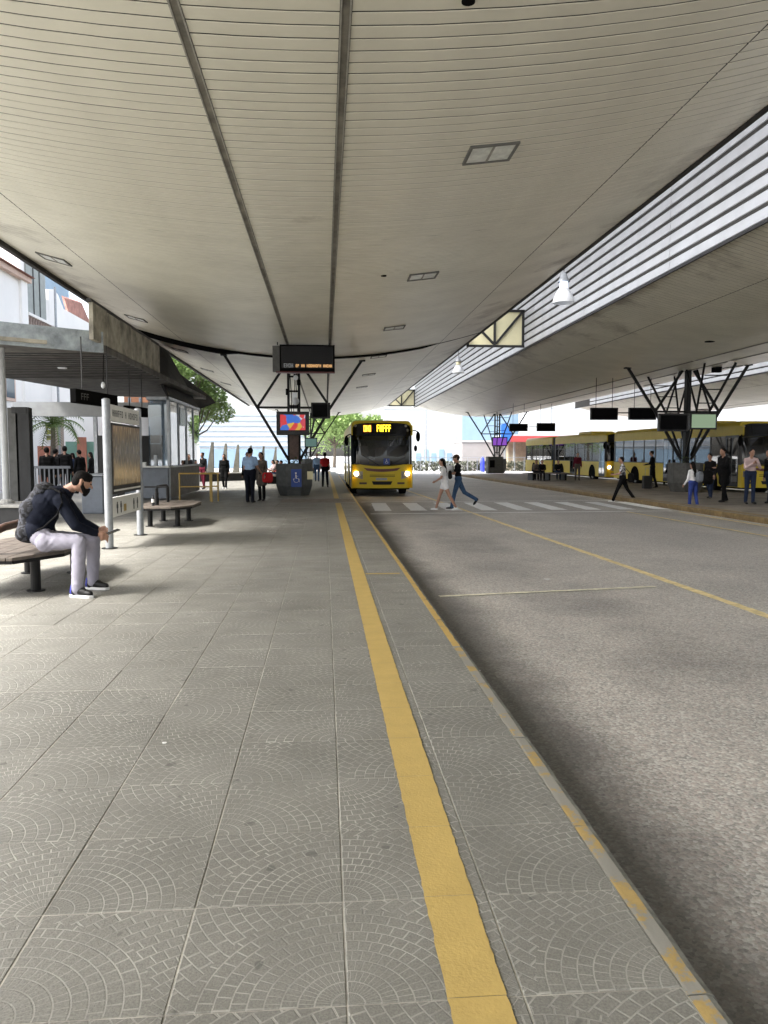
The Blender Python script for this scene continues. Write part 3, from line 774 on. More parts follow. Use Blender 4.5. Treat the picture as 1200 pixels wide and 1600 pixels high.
# column cladding and the screens hung on the near pillar
o = MB().box(PX - .17, PX + .17, PY - .22, PY - .135, 1.35, 2.35).build('notice_board', M['rust']); tag(o, 'brown panel on the pillar column under the television', 'panel')
tv = root('television', (PX + .02, 28.9, 2.30), 'black framed television showing red, yellow and blue shapes on the near pillar', 'television')
a = at(432, 680, 28.9); b = at(483, 643, 28.9)
MB().box(a.x, b.x, 28.9, 29.0, a.z, b.z).build('casing', M['gloss_black'], tv, bevel=.01)
def tvmat():
    m = bpy.data.materials.new('tv picture'); m.use_nodes = True; n = m.node_tree; p = n.nodes['Principled BSDF']; L = n.links.new
    tc = n.nodes.new('ShaderNodeTexCoord'); vo = n.nodes.new('ShaderNodeTexVoronoi'); vo.inputs['Scale'].default_value = 4.2
    mp = n.nodes.new('ShaderNodeMapping'); mp.inputs['Scale'].default_value = (1, 1, 1); L(tc.outputs['Object'], mp.inputs[0]); L(mp.outputs[0], vo.inputs['Vector'])
    sp = n.nodes.new('ShaderNodeSeparateColor'); L(vo.outputs['Color'], sp.inputs[0]); cr = n.nodes.new('ShaderNodeValToRGB'); e = cr.color_ramp.elements; cr.color_ramp.interpolation = 'CONSTANT'
    e[0].position = 0; e[0].color = (.55, .02, .03, 1); e[1].position = .85; e[1].color = (.5, .5, .55, 1)
    e.new(.3).color = (.02, .12, .5, 1); e.new(.5).color = (.6, .35, .03, 1); e.new(.66).color = (.5, .03, .06, 1)
    L(sp.outputs[0], cr.inputs[0]); L(cr.outputs[0], p.inputs['Emission Color']); p.inputs['Emission Strength'].default_value = .2; p.inputs['Base Color'].default_value = (.02, .02, .02, 1); p.inputs['Roughness'].default_value = .2
    return m
a2 = at(438, 672, 28.9); b2 = at(477, 648, 28.9)
MB().box(a2.x, b2.x, 28.89, 28.898, a2.z, b2.z).build('picture', tvmat(), tv)
MB().box(PX - .05, PX + .1, 29.0, 29.6, 2.65, 2.75).build('bracket', M['blacksteel'], tv)
# big departure board hanging before the pillar
Yb = 24.4
a = at(426, 580, Yb); b = at(523, 539, Yb)
db = root('departure_board', ((a.x + b.x) / 2, Yb, a.z), 'big black departure board hanging on rods before the near pillar', 'departure board')
MB().box(a.x + .22, b.x, Yb, Yb + .3, a.z, b.z).build('casing', M['black'], db, bevel=.01)
MB().box(a.x, a.x + .215, Yb + .02, Yb + .3, a.z, b.z - .04).build('side_box', M['greydim'] if 'greydim' in M else M['planter2'], db)
MB().box(a.x + .27, b.x - .05, Yb - .012, Yb - .002, a.z + .10, b.z - .05).build('display', M['gloss_black'], db)
mb = MB(); strokes(mb, (a.x + .72, Yb - .014, a.z + .13), (b.x - a.x - .8, 0, 0), (0, 0, .09), 20, 5, .8, .3); mb.build('led_text', M['leda'], db)
mb = MB(); strokes(mb, (a.x + .35, Yb - .014, a.z + .12), (.3, 0, 0), (0, 0, .12), 4, 9, .8, .3); mb.build('clock_digits', M['galv'], db)
MB().box(a.x + .1, b.x, Yb + .02, Yb + .28, a.z - .035, a.z - .002).build('tray', M['maroon'], db)
for px in (433, 515): p = at(px, 540, Yb); MB().tube([(p.x, Yb + .15, b.z), (p.x, Yb + .15, zc(p.x - CX1) + .01)], .016, 6).build('rod', M['darkgrey'], db)
p = at(512, 580, Yb); MB().tube([(p.x, Yb + .15, a.z), (p.x, Yb + .15, a.z - 1.4)], .014, 6).build('cable', M['darkgrey'], db)
# cameras and loudspeaker cluttering the column
for (px, py, r_, lab) in ((462, 627, .13, 'white dome camera on the near pillar column above the television'), (462, 590, .09, 'small white camera high on the near pillar column')):
    p = at(px, py, 29.3); k = root('dome_camera', p, lab, 'camera')
    MB().ell(p, r_, r_, r_ * 1.1, n=12, k=8).build('dome', M['lampwhite'], k, smooth='all'); MB().box(p.x - .06, p.x + .06, p.y, 29.55, p.z + .02, p.z + .14).build('bracket', M['darkgrey'], k)
def screen(px0, py0, px1, py1, Y, face, label, cat='screen', depth=.15, grp=None, rods=True, ztop=None, name='hanging_screen', mark=None):
    a = at(px0, py1, Y); b = at(px1, py0, Y)
    r = root(name, ((a.x + b.x) / 2, Y, a.z), label, cat, grp)
    MB().box(a.x, b.x, Y, Y + depth, a.z, b.z).build('casing', M['gloss_black'], r, bevel=.008)
    e = (b.z - a.z) * .1
    MB().box(a.x + e, b.x - e, Y - .008, Y - .001, a.z + e, b.z - e).build('panel', face, r)
    if rods:
        w_ = b.x - a.x
        for q in (.2, .8): MB().tube([(a.x + w_ * q, Y + depth / 2, b.z), (a.x + w_ * q, Y + depth / 2, ztop)], .015, 6).build('rod', M['darkgrey'], r)
    return r
M['greenscreen'] = mat('dim green grey screen', (.05, .08, .06), .2, emit=(.16, .22, .14), es=.26)
M['purple'] = mat('purple screen', (.06, .02, .15), .2, emit=(.15, .05, .30), es=.32)
M['teal'] = mat('small teal screen', (.04, .08, .07), .3, emit=(.06, .12, .11), es=.2)
M['dimled'] = mat('black led panel', (.004, .004, .005), .7, spec=.08)
screen(486, 629, 516, 654, 29.2, M['dimled'], 'dark screen beside the television on the pillar', rods=True, ztop=3.5)
screen(476, 684, 496, 699, 28.9, M['teal'], 'small teal grey screen below and right of the television', rods=False)
zt = 5.05
screen(923, 637, 966, 656, 34.5, M['dimled'], 'left one of the near pair of black boards over the second island', grp='black led boards over the second island', ztop=zt)
screen(983, 637, 1026, 656, 34.5, M['dimled'], 'right one of the near pair of black boards over the second island', grp='black led boards over the second island', ztop=zt)
screen(796, 662, 825, 674, 52, M['dimled'], 'far left black board beside the purple screen', grp='black led boards over the second island', ztop=zt)
screen(839, 661, 868, 674, 52, M['dimled'], 'far black board above the rear of the first parked bus', grp='black led boards over the second island', ztop=zt)
a = at(870, 656, 34.55); b = at(1030, 656, 34.55)
for (pa, pb, Y, lab) in (((966, 645), (983, 645), 34.57, 'thin bar joining the near pair of black boards'), ((825, 667), (839, 667), 52.07, 'thin bar joining the far pair of black boards')):
    o = MB().bar(at(pa[0], pa[1], Y), at(pb[0], pb[1], Y), .05).build('joining_bar', M['darkgrey']); tag(o, lab, 'bar')
screen(769, 683, 793, 697, 64.2, M['purple'], 'purple screen on the far pillar of the second island', rods=False)
screen(1078, 645, 1121, 671, 29.55, M['greenscreen'], 'pale green screen on the right of the large branching pillar', rods=False, name='pillar_screen')
screen(1029, 646, 1076, 674, 29.55, M['dimled'], 'dark screen on the left of the large branching pillar', rods=False, name='pillar_screen')
for (px, py, lab) in ((1120, 572, 'black loudspeaker box under the second canopy right of the large pillar'), (1151, 561, 'small black box on the right strut tip of the large pillar')):
    p = at(px, py, 30.4); s_ = .17 if px < 1140 else .12
    k = root('loudspeaker', p, lab, 'loudspeaker'); MB().box(p.x - s_, p.x + s_, p.y - .12, p.y + .12, p.z - s_ * 1.5, p.z + s_ * 1.5).build('cabinet', M['black'], k, bevel=.02)
    MB().tube([(p.x, p.y, p.z + s_ * 1.5), (p.x, p.y, 5.15)], .02, 6).build('bracket', M['blacksteel'], k)
# blue accessibility sign on the planter
ps = root('accessibility_sign', (PX, 28.9, .5), 'blue sign with white wheelchair symbol on the pillar planter', 'sign')
a = at(455, 761, 28.86); b = at(471, 733, 28.86)
MB().box(a.x, b.x, 28.86, 28.9, a.z, b.z).build('plate', M['bluesign'], ps)
def wheelchair(mb, c, s, y):
    X = lambda u, v: (c[0] + u * s, y, c[1] + v * s)
    mb.lathe([(.001, 0), (.13 * s, 0)], (0, 0, 0), 10, caps=False) if False else None
    ring = [(math.cos(t) * .33, math.sin(t) * .33 - .22) for t in [math.pi * (.75 + 1.35 * i / 10) for i in range(11)]]
    for (p, q) in zip(ring, ring[1:]): mb.bar(X(*p), X(*q), .09 * s, .01)
    mb.bar(X(-.05, .45), X(-.02, -.05), .12 * s, .01); mb.bar(X(-.02, -.05), X(.28, -.05), .10 * s, .01); mb.bar(X(.28, -.05), X(.40, -.5), .10 * s, .01)
    mb.bar(X(-.03, .25), X(.22, .22), .08 * s, .01); mb.prism([X(-.14, .52), X(.04, .52), X(.04, .7), X(-.14, .7)], (0, -.005, 0))
mb = MB(); wheelchair(mb, ((a.x + b.x) / 2, (a.z + b.z) / 2), .30, 28.85); mb.build('symbol', M['white_mark'], ps)
o = MB().box(*[f for f in (at(480, 745, 28.95).x, at(489, 745, 28.95).x)], 28.93, 28.96, .62, .92).build('notice', M['cream']); tag(o, 'small cream notice stuck on the planter right of the blue sign', 'notice')

# ---------------------------------------------------------------- benches
def bench(cx, cy, label, arm):
    r = root('platform_bench', (cx, cy, 0), label, 'bench', 'octagonal benches along the platform')
    hs_ = .60 / .68
    P8 = [(-.42, -1.25), (.30, -1.25), (.68, -.62), (.68, .62), (.30, 1.25), (-.42, 1.25), (-.68, .75), (-.68, -.75)]
    # slab made of boards running lengthwise, cut to the octagon
    def half(x):   # y extent at x
        if x > .30: return 1.25 - (x - .30) / .38 * .63
        if x < -.42: return 1.25 - (-.42 - x) / .26 * .50
        return 1.25
    xs = [-.68, -.45, -.225, 0, .225, .45, .68]
    for a, b in zip(xs, xs[1:]):
        a2, b2 = a + .004, b - .004; mid = [q for q in (-.42, .30) if a2 < q < b2]
        px = [a2] + mid + [b2]
        poly = [(q * hs_, -half(q), .415) for q in px] + [(q * hs_, half(q), .415) for q in reversed(px)]
        MB().prism(poly, (0, 0, .035)).build('seat_board', M['bench'], r, W=False, bevel=.004)
    rim = MB()
    for (p, q) in zip(P8, P8[1:] + P8[:1]): rim.bar((p[0] * .95 * hs_, p[1] * .97, .395), (q[0] * .95 * hs_, q[1] * .97, .395), .035, .035)
    rim.build('seat_frame', M['blacksteel'], r, W=False)
    for (lx, ly) in ((-.29, -.68), (.29, -.68), (-.29, .68), (.29, .68)):
        lg = MB(); lg.lathe([(.055, .012), (.055, .413)], (lx, ly, 0), 14).build('leg', M['blacksteel'], r, W=False)
        MB().lathe([(.10, .0), (.10, .012)], (lx, ly, 0), 14).build('foot_plate', M['blacksteel'], r, W=False)
    return r
b1 = bench(-3.55, 9.55, 'worn octagonal bench under the seated man', 1)
MB().tube([(-3.60 + 0, 8.6, .44), (-3.60, 8.6, .62), (-3.58, 8.62, .70), (-3.52, 8.72, .74), (-3.50, 9.1, .75), (-3.50, 9.7, .75), (-3.50, 9.9, .72), (-3.50, 9.98, .66), (-3.50, 10.0, .45)], .045, 10).build('armrest', M['rust'], b1, smooth=True)
MB().tube([(-3.60, 8.6, .445), (-3.60, 8.6, .63)], .052, 10).build('armrest_sleeve', M['blacksteel'], b1, smooth=True)
b2 = bench(-3.45, 17.45, 'empty octagonal bench beside the map panel', 2)
MB().tube([(-3.62, 16.9, .44), (-3.62, 16.9, .72)], .045, 10).build('armrest_sleeve', M['blacksteel'], b2, smooth=True)
MB().tube([(-3.62, 16.9, .60), (-3.62, 16.9, .80), (-3.62, 17.0, .84), (-3.6, 17.8, .84), (-3.6, 17.95, .80), (-3.6, 18.0, .45)], .035, 8).build('armrest', M['blacksteel'], b2, smooth=True)
o = MB().box(-3.86, -3.38, 16.83, 16.97, .83, .86).build('armrest_plate', M['blacksteel'], b2)
bt_ = root('water_bottle', (-3.66, 16.72, .45), 'small bottle with pale label standing on the empty bench', 'bottle')
MB().lathe([(.032, 0), (.035, .02), (.035, .15), (.014, .20), (.014, .23)], (-3.66, 16.72, .45), 12).build('bottle_body', M['darkgrey'], bt_, smooth=True); MB().lathe([(.0356, .07), (.0356, .14)], (-3.66, 16.72, .45), 12, caps=False).build('sticker', M['offwhite'], bt_)

# ---------------------------------------------------------------- map panel on two posts
mp_ = root('map_panel', (-3.5, 13.6, 0), 'tall map and timetable panel with white header on two grey posts', 'map panel')
q0 = gr(171, 857); q1 = gr(220, 836)
XP = (q0.x + q1.x) / 2; YA, YB2 = q0.y, q1.y
for yy, h_ in ((YA, 2.43), (YB2, 2.40)):
    MB().lathe([(.065, 0), (.065, h_), (.03, h_ + .02)], (XP, yy, 0), 16).build('post', M['galv'], mp_, smooth=True)
    MB().lathe([(.13, 0), (.13, .012)], (XP, yy, 0), 12).build('post_base', M['blacksteel'], mp_)
yA, yB = YA + .10, YB2 - .10
MB().box(XP - .05, XP + .05, yA, yB, .88, 2.06).build('case', M['darkgrey'], mp_)
MB().box(XP - .04, XP + .04, yA, yB, 2.09, 2.36).build('header', M['offwhite'], mp_)
mb = MB(); strokes(mb, (XP + .0405, yA + .12, 2.17), (0, yB - yA - .2, 0), (0, 0, .11), 15, 21, .75, .3); mb.build('header_text', M['dark_mark'], mp_)
def mapmat():
    m = bpy.data.materials.new('street map print'); m.use_nodes = True; n = m.node_tree; p = n.nodes['Principled BSDF']; L = n.links.new
    tc = n.nodes.new('ShaderNodeTexCoord'); mpn = n.nodes.new('ShaderNodeMapping'); mpn.inputs['Scale'].default_value = (1, 9, 2.2); L(tc.outputs['Object'], mpn.inputs[0])
    nz = n.nodes.new('ShaderNodeTexNoise'); nz.inputs['Scale'].default_value = 2.4; nz.inputs['Detail'].default_value = 5; L(mpn.outputs[0], nz.inputs['Vector'])
    cr = n.nodes.new('ShaderNodeValToRGB'); e = cr.color_ramp.elements
    e[0].position = .35; e[0].color = (.16, .14, .11, 1); e[1].position = .66; e[1].color = (.50, .49, .47, 1); e.new(.5).color = (.27, .235, .19, 1); e.new(.60).color = (.36, .27, .17, 1)
    L(nz.outputs['Fac'], cr.inputs[0]); L(cr.outputs[0], p.inputs['Base Color']); p.inputs['Roughness'].default_value = .2; p.inputs['Specular IOR Level'].default_value = .5
    return m
MB().box(XP + .051, XP + .056, yA + .05, yB - .05, 1.02, 2.02).build('map_sheet', mapmat(), mp_)
MB().box(XP + .052, XP + .058, yA + .05, yB - .05, .925, .955).build('sill', M['offwhite'], mp_)
MB().box(XP - .04, XP + .04, yA, yB, .50, .82).build('lower_sign', M['offwhite'], mp_)
mb = MB(); Ly = yB - yA
def icon_person(mb, y0, zb, s):
    X = XP + .044
    for (a0, a1, b0, b1) in ((-.05, .05, .62, 1.0 - .22), (-.09, .09, .36, .62), (-.05, -.01, 0, .36), (.01, .05, 0, .36)):
        mb.box(X, X + .003, y0 + a0 * s * 2, y0 + a1 * s * 2, zb + b0 * s, zb + b1 * s)
for f in (.14, .26, .72, .86): mb = MB(); icon_person(mb, yA + Ly * f, .55, .25); mb.build('pictogram', M['dark_mark'], mp_)
MB().box(XP + .042, XP + .046, yA + Ly * .36, yA + Ly * .44, .56, .68).build('pictogram', M['yellowrail'], mp_)

# ---------------------------------------------------------------- lower canopy, walls and booth on the left
lc = root('lower_canopy', (-6.6, 19, 2.6), 'low weathered concrete shelter roof left of the main ceiling', 'shelter roof')
M['soffit'] = mat('stained dark boards', (.085, .078, .068), .75, var=.5, vs=2.2)
# corners of the soffit
A_ = at(160, 548, 18.4); B_ = at(246, 588, 24.6); zS = A_.z
Lx = -9.6
poly = [(A_.x, 18.4), (A_.x + .0, 34.0), (-8.6, 32.5), (-9.9, 25.2), (-11.5, 24.2), (-11.5, 15.8), (-7.5, 16.6)]
MB().prism([(x, y, zS) for x, y in poly], (0, 0, .14)).build('soffit', M['soffit'], lc)
bd = MB()
for i in range(14):
    yy = 18.9 + i * (.58 if i < 11 else 0) + max(0, i - 10) * 0; yy = 18.9 + i * .45; bd.box(-11.4, A_.x - .05, yy, yy + .04, zS - .022, zS + .001)
bd.build('soffit_batten', M['darkbrown'], lc)['kind'] = 'stuff'
f0 = Vector((-7.62, 16.5)); f1 = Vector((A_.x + .04, 18.35)); fl = Vector((-11.6, 15.7))
def vslab(mbx, p, q, z0, z1, t=.10):
    d = (q - p).normalized(); n = Vector((-d.y, d.x)) * t
    return mbx.prism([(p.x, p.y, z0), (q.x, q.y, z0), (q.x + n.x, q.y + n.y, z0), (p.x + n.x, p.y + n.y, z0)], (0, 0, z1 - z0))
vslab(MB(), f0, f1, zS - .05, zS + .42).build('fascia', M['paleconc'], lc)
vslab(MB(), fl, f0 - Vector((.02, 0)), zS - .05, zS + .42).build('fascia', M['paleconc'], lc)
vslab(MB(), f0 + Vector((-.1, -.12)), f0.lerp(f1, .62) + Vector((0, -.12)), zS + .02, zS + .10, .08).build('gutter', M['oldconc'], lc)
# upright concrete panels along its right edge
yy = 17.75; xw = A_.x - .0
for i in range(6):
    MB().box(xw - .10, xw + .0, yy, yy + 1.11, zS + .16, zS + .98 - .02 * (i % 2)).build('edge_panel', M['oldconc'], lc, bevel=.008); yy += 1.16
MB().box(xw - .13, xw - .02, 17.7, 24.7, zS + .985, zS + 1.05).build('coping', M['darkbrown'], lc)
k = at(98, 592, 22); o = MB().lathe([(.12, -.03), (.13, 0)], (k.x, 22, zS), 12).build('soffit_light', M['lampwhite']); tag(o, 'small round white light under the low shelter roof', 'light')
cb = root('hanging_lamp', (at(162, 600, 19).x, 19, 3.3), 'tiny lamp hanging on a cord under the low shelter roof', 'lamp')
p0 = at(162, 560, 19); p1 = at(161, 602, 19); MB().tube([(p0.x, 19, zS), (p1.x, 19, p1.z)], .012, 6).build('cord', M['black'], cb); MB().ell(p1, .05, .05, .08, n=10, k=6).build('bulb', M['lampwhite'], cb, smooth='all')
# grey post on a low plinth
pl = root('planter_wall', (-7.6, 17.8, 0), 'low dark plinth wall with pale coping behind the seated man', 'low wall')
MB().box(-11, at(40, 800, 17.6).x, 17.6, 18.9, 0, .36).build('wall', M['darkgrey'], pl); MB().box(-11.05, at(42, 800, 17.6).x, 17.55, 18.95, .362, .43).build('coping', M['conc'], pl, bevel=.01)
p = at(10, 780, 18.1); pt = root('roof_post', (p.x, 18.1, .43), 'pale grey round post standing on the low plinth', 'post')
MB().tube([(p.x, 18.1, .43), (p.x, 18.1, zS)], .075, 12).build('shaft', M['greypaint'], pt, smooth=True); MB().lathe([(.17, 0), (.16, .06), (.10, .10)], (p.x, 18.1, .43), 12).build('base', M['conc'], pt)
p = at(31, 780, 20.0); gt = root('gate_frame', (p.x, 20.0, 0), 'dark grey steel door frame beside the round post', 'door frame')
for q, t in ((21, .12), (36, .16)):
    c = at(q, 700, 20.0); MB().box(c.x - t, c.x + t, 20, 20.25, 0, at(q, 637, 20).z).build('upright', M['darkgrey'] if q > 30 else M['planter2'], gt)
MB().box(at(18, 637, 20).x, at(41, 637, 20).x, 19.98, 20.27, at(30, 646, 20).z, at(30, 636, 20).z).build('lintel', M['darkgrey'], gt)
for zz in (.7, 1.5, 2.1): MB().box(at(18, 700, 20).x, at(38, 700, 20).x, 20.08, 20.14, zz, zz + .04).build('crossbar', M['greypaint'], gt)
# long grey glazed beam in the background
gb = root('entrance_beam', (-8.2, 27.4, 2.9), 'grey horizontal beam carrying the entrance hall behind the fence', 'beam')
a = at(20, 650, 27.4); b = at(262, 629, 27.4)
MB().box(a.x, -5.35, 27.4, 27.7, a.z, b.z).build('beam_face', M['greypaint'], gb)
for x in (a.x + .1, at(148, 700, 27.4).x, at(205, 700, 27.4).x):
    MB().box(x - .06, x + .06, 27.5, 27.62, 0, a.z - .003).build('support', M['galv'], gb)
# two dark boards that hang lengthwise on the left
def longboard(p, q, h, label):
    p = Vector(p); q = Vector(q); c = (p + q) / 2; r = root('hanging_board', c, label, 'sign board', 'black hanging boards on the left')
    MB().bar(p, q, .14, h).build('casing', M['black'], r, bevel=.02)
    d = (q - p); mbx = MB(); n = Vector((d.y, -d.x, 0)).normalized() * .075
    strokes(mbx, p + d * .1 + n + Vector((0, 0, -.07)), d * .3, (0, 0, .14), 5, 3, .8, .25); mbx.build('led_text', M['planter2'], r)
    for t in (.2, .8): e = p + d * t; MB().tube([e, (e.x, e.y, zc(5) if False else max(zS, 4.05))], .015, 6).build('rod', M['darkgrey'], r)
longboard(at(114, 618, 16.6), at(180, 628, 18.9), .30, 'black hanging board over the left of the map panel')
longboard(at(196, 641, 22.3), at(228, 645, 23.6), .28, 'second black hanging board right of the map panel header')
# booth
bo = root('ticket_booth', (-6, 30, 0), 'glass and grey panel ticket booth with a counter behind the empty bench', 'booth')
XR = -5.28; BY0, BY1 = 26.6, 33.0; TZ = 3.50
MB().box(-6.75, XR - .02, BY0, BY0 + .08, .06, 1.10).build('counter_panel', M['counter'], bo)
MB().box(-6.80, XR + .04, BY0 - .18, BY0 + .35, 1.105, 1.16).build('counter_top', M['offwhite'], bo, bevel=.01)
MB().box(XR - .06, XR, BY0 + .36, BY1, .06, 1.10).build('counter_panel', M['brownpanel'], bo)
MB().box(XR - .20, XR + .12, BY0 + .36, BY1, 1.105, 1.15).build('counter_top', M['offwhite'], bo)
for i in range(4):
    y0_ = BY0 + .40 + i * 1.58
    MB().box(XR - .03, XR - .018, y0_ + .05, y0_ + 1.53, 1.17, TZ - .12).build('window_pane', M['boothglass'], bo)
    MB().box(XR - .06, XR + .02, y0_ - .03, y0_ + .03, 1.16, TZ - .1).build('mullion', M['galv'], bo)
MB().box(-5.95, XR - .05, BY0 + .15, BY0 + .16, 1.17, TZ - .12).build('window_pane', M['boothglass'], bo)
MB().box(XR - .05, XR + .03, BY0 + .1, BY0 + .2, 0.0, TZ).build('corner_post', M['galv'], bo)
MB().box(-6.0, XR + .06, BY0 + .1, BY1 + .1, TZ - .10, TZ).build('top_rail', M['galv'], bo)
MB().box(-8.4, XR - .1, BY1, BY1 + .1, .0, TZ - .12).build('back_wall', M['pbluewall'] if 'pbluewall' in M else M['louver'], bo)
MB().box(-8.4, -6.0, BY0 + 2.6, BY0 + 2.7, 0, 2.25).build('back_shelf', M['darkgrey'], bo)
MB().box(XR - .05, XR + .0, 28.9, 30.4, 2.62, 3.28).build('side_screen', M['gloss_black'], bo)
for (px, py, pxb, pyb, m_) in ((222, 722, 228, 729, 'offwhite'), (241, 711, 245, 728, 'galv')):
    a = at(px, pyb, 26.7); b = at(pxb, py, 26.7); o = MB().box(a.x, b.x, 26.65, 26.8, 1.162, b.z).build('counter_item', M[m_]); tag(o, 'small white box on the booth counter' if m_ == 'offwhite' else 'slim steel dispenser on the booth counter', 'counter item')
mon = root('counter_monitor', at(240, 700, 27.6), 'grey monitor on a stalk inside the booth', 'monitor')
a = at(234, 694, 27.6); b = at(251, 679, 27.6); MB().box(a.x, b.x, 27.6, 27.68, a.z, b.z).build('casing', M['greypaint'], mon); MB().box(a.x + .03, b.x - .03, 27.592, 27.598, a.z + .04, b.z - .03).build('panel', M['dimled'], mon); MB().tube([((a.x + b.x) / 2, 27.64, 1.0), ((a.x + b.x) / 2, 27.64, a.z)], .03, 8).build('stalk', M['darkgrey'], mon)
# sloping dark panel from the canopy edge down to the booth
c4 = [at(214, 527, 28.2), at(262, 548, 32.8), at(310, 636, 32.4), at(264, 618, 26.6)]
nn = (c4[1] - c4[0]).cross(c4[3] - c4[0]).normalized() * .08
o = MB().prism(c4, nn).build('sloping_awning', M['black2'] if 'black2' in M else M['darkbrown']); tag(o, 'big dark sloping awning between the ceiling edge and the booth', 'awning')
o = MB().prism([at(247, 560, 31.5) + Vector((0, 0, 0)), at(330, 622, 36.2), at(336, 630, 36.2), at(310, 640, 34.5)], (0, .12, .04)).build('awning_eave', M['darkbrown']); tag(o, 'thin dark eave behind the sloping awning below the tree', 'eave')
# yellow queue rails
for (px0, px1, Y, lab) in ((329, 341, 25.8, 'yellow queue rail at the right end of the booth'), (281, 331, 25.4, 'long yellow queue rail along the booth counter')):
    a = at(px0, 780, Y); b = at(px1, 780, Y); r = root('queue_rail', ((a.x + b.x) / 2, Y, 0), lab, 'rail', 'yellow queue rails')
    for x in (a.x, b.x): MB().tube([(x, Y, 0), (x, Y, .93)], .028, 8).build('post', M['yellowrail'], r)
    MB().tube([(a.x - .02, Y, .93), (b.x + .02, Y, .93)], .028, 8).build('top_bar', M['yellowrail'], r); MB().tube([(a.x, Y, .50), (b.x, Y, .50)], .022, 8).build('middle_bar', M['yellowrail'], r)
# railing fence behind the seated man
M['railgrey'] = mat('blue grey rail paint', (.12, .13, .15), .5)
fc = root('railing_fence', (-9.5, 24, 0), 'grey vertical bar railing behind the low plinth', 'fence')
a = at(40, 790, 24.0); b = at(112, 790, 24.0)
MB().box(a.x, b.x, 23.97, 24.03, 1.12, 1.20).build('top_rail', M['railgrey'], fc); MB().box(a.x, b.x, 23.98, 24.02, .10, .15).build('bottom_rail', M['greypaint'], fc)
x = a.x + .05
while x < b.x:
    MB().box(x - .02, x + .02, 23.985, 24.015, .15, 1.12).build('bar', M['railgrey'], fc); x += .135
tb = root('turnstile_box', (at(143, 760, 20).x, 20, 0), 'pale grey turnstile cabinet beside the map post', 'turnstile')
a = at(128, 800, 20.5); b = at(160, 732, 20.5)
MB().box(a.x, b.x, 20.5, 21.9, 0, .98).build('cabinet', M['counter'], tb, bevel=.03); MB().box(a.x - .02, b.x + .02, 20.45, 21.95, .985, 1.03).build('lid', M['galv'], tb, bevel=.01)
# cables and boxes strapped to the near pillar column
cbn = root('column_cables', (PX, 29.4, 3.0), 'tangle of black cables and small boxes on the near pillar column', 'cable')
for (dx, z0_, z1_, w_) in ((-.10, 1.5, 4.9, .016), (.02, 2.4, 4.95, .012), (.12, 1.4, 4.6, .014)):
    MB().tube([(PX + dx + .03 * math.sin(z0_ + 5 * q), 29.40, z0_ + (z1_ - z0_) * q / 8) for q in range(9)], w_, 6).build('cable', M['black'], cbn)
for (dx, z_, w_, h_, m_) in ((.20, 4.25, .07, .10, 'black'), (-.24, 3.9, .05, .12, 'black'), (.05, 3.75, .09, .13, 'lampwhite'), (-.05, 4.65, .10, .07, 'galv'), (.17, 3.0, .08, .12, 'black')):
    MB().box(PX + dx - w_, PX + dx + w_, 29.30, 29.39, z_ - h_, z_ + h_).build('junction_box', M[m_], cbn, bevel=.01)
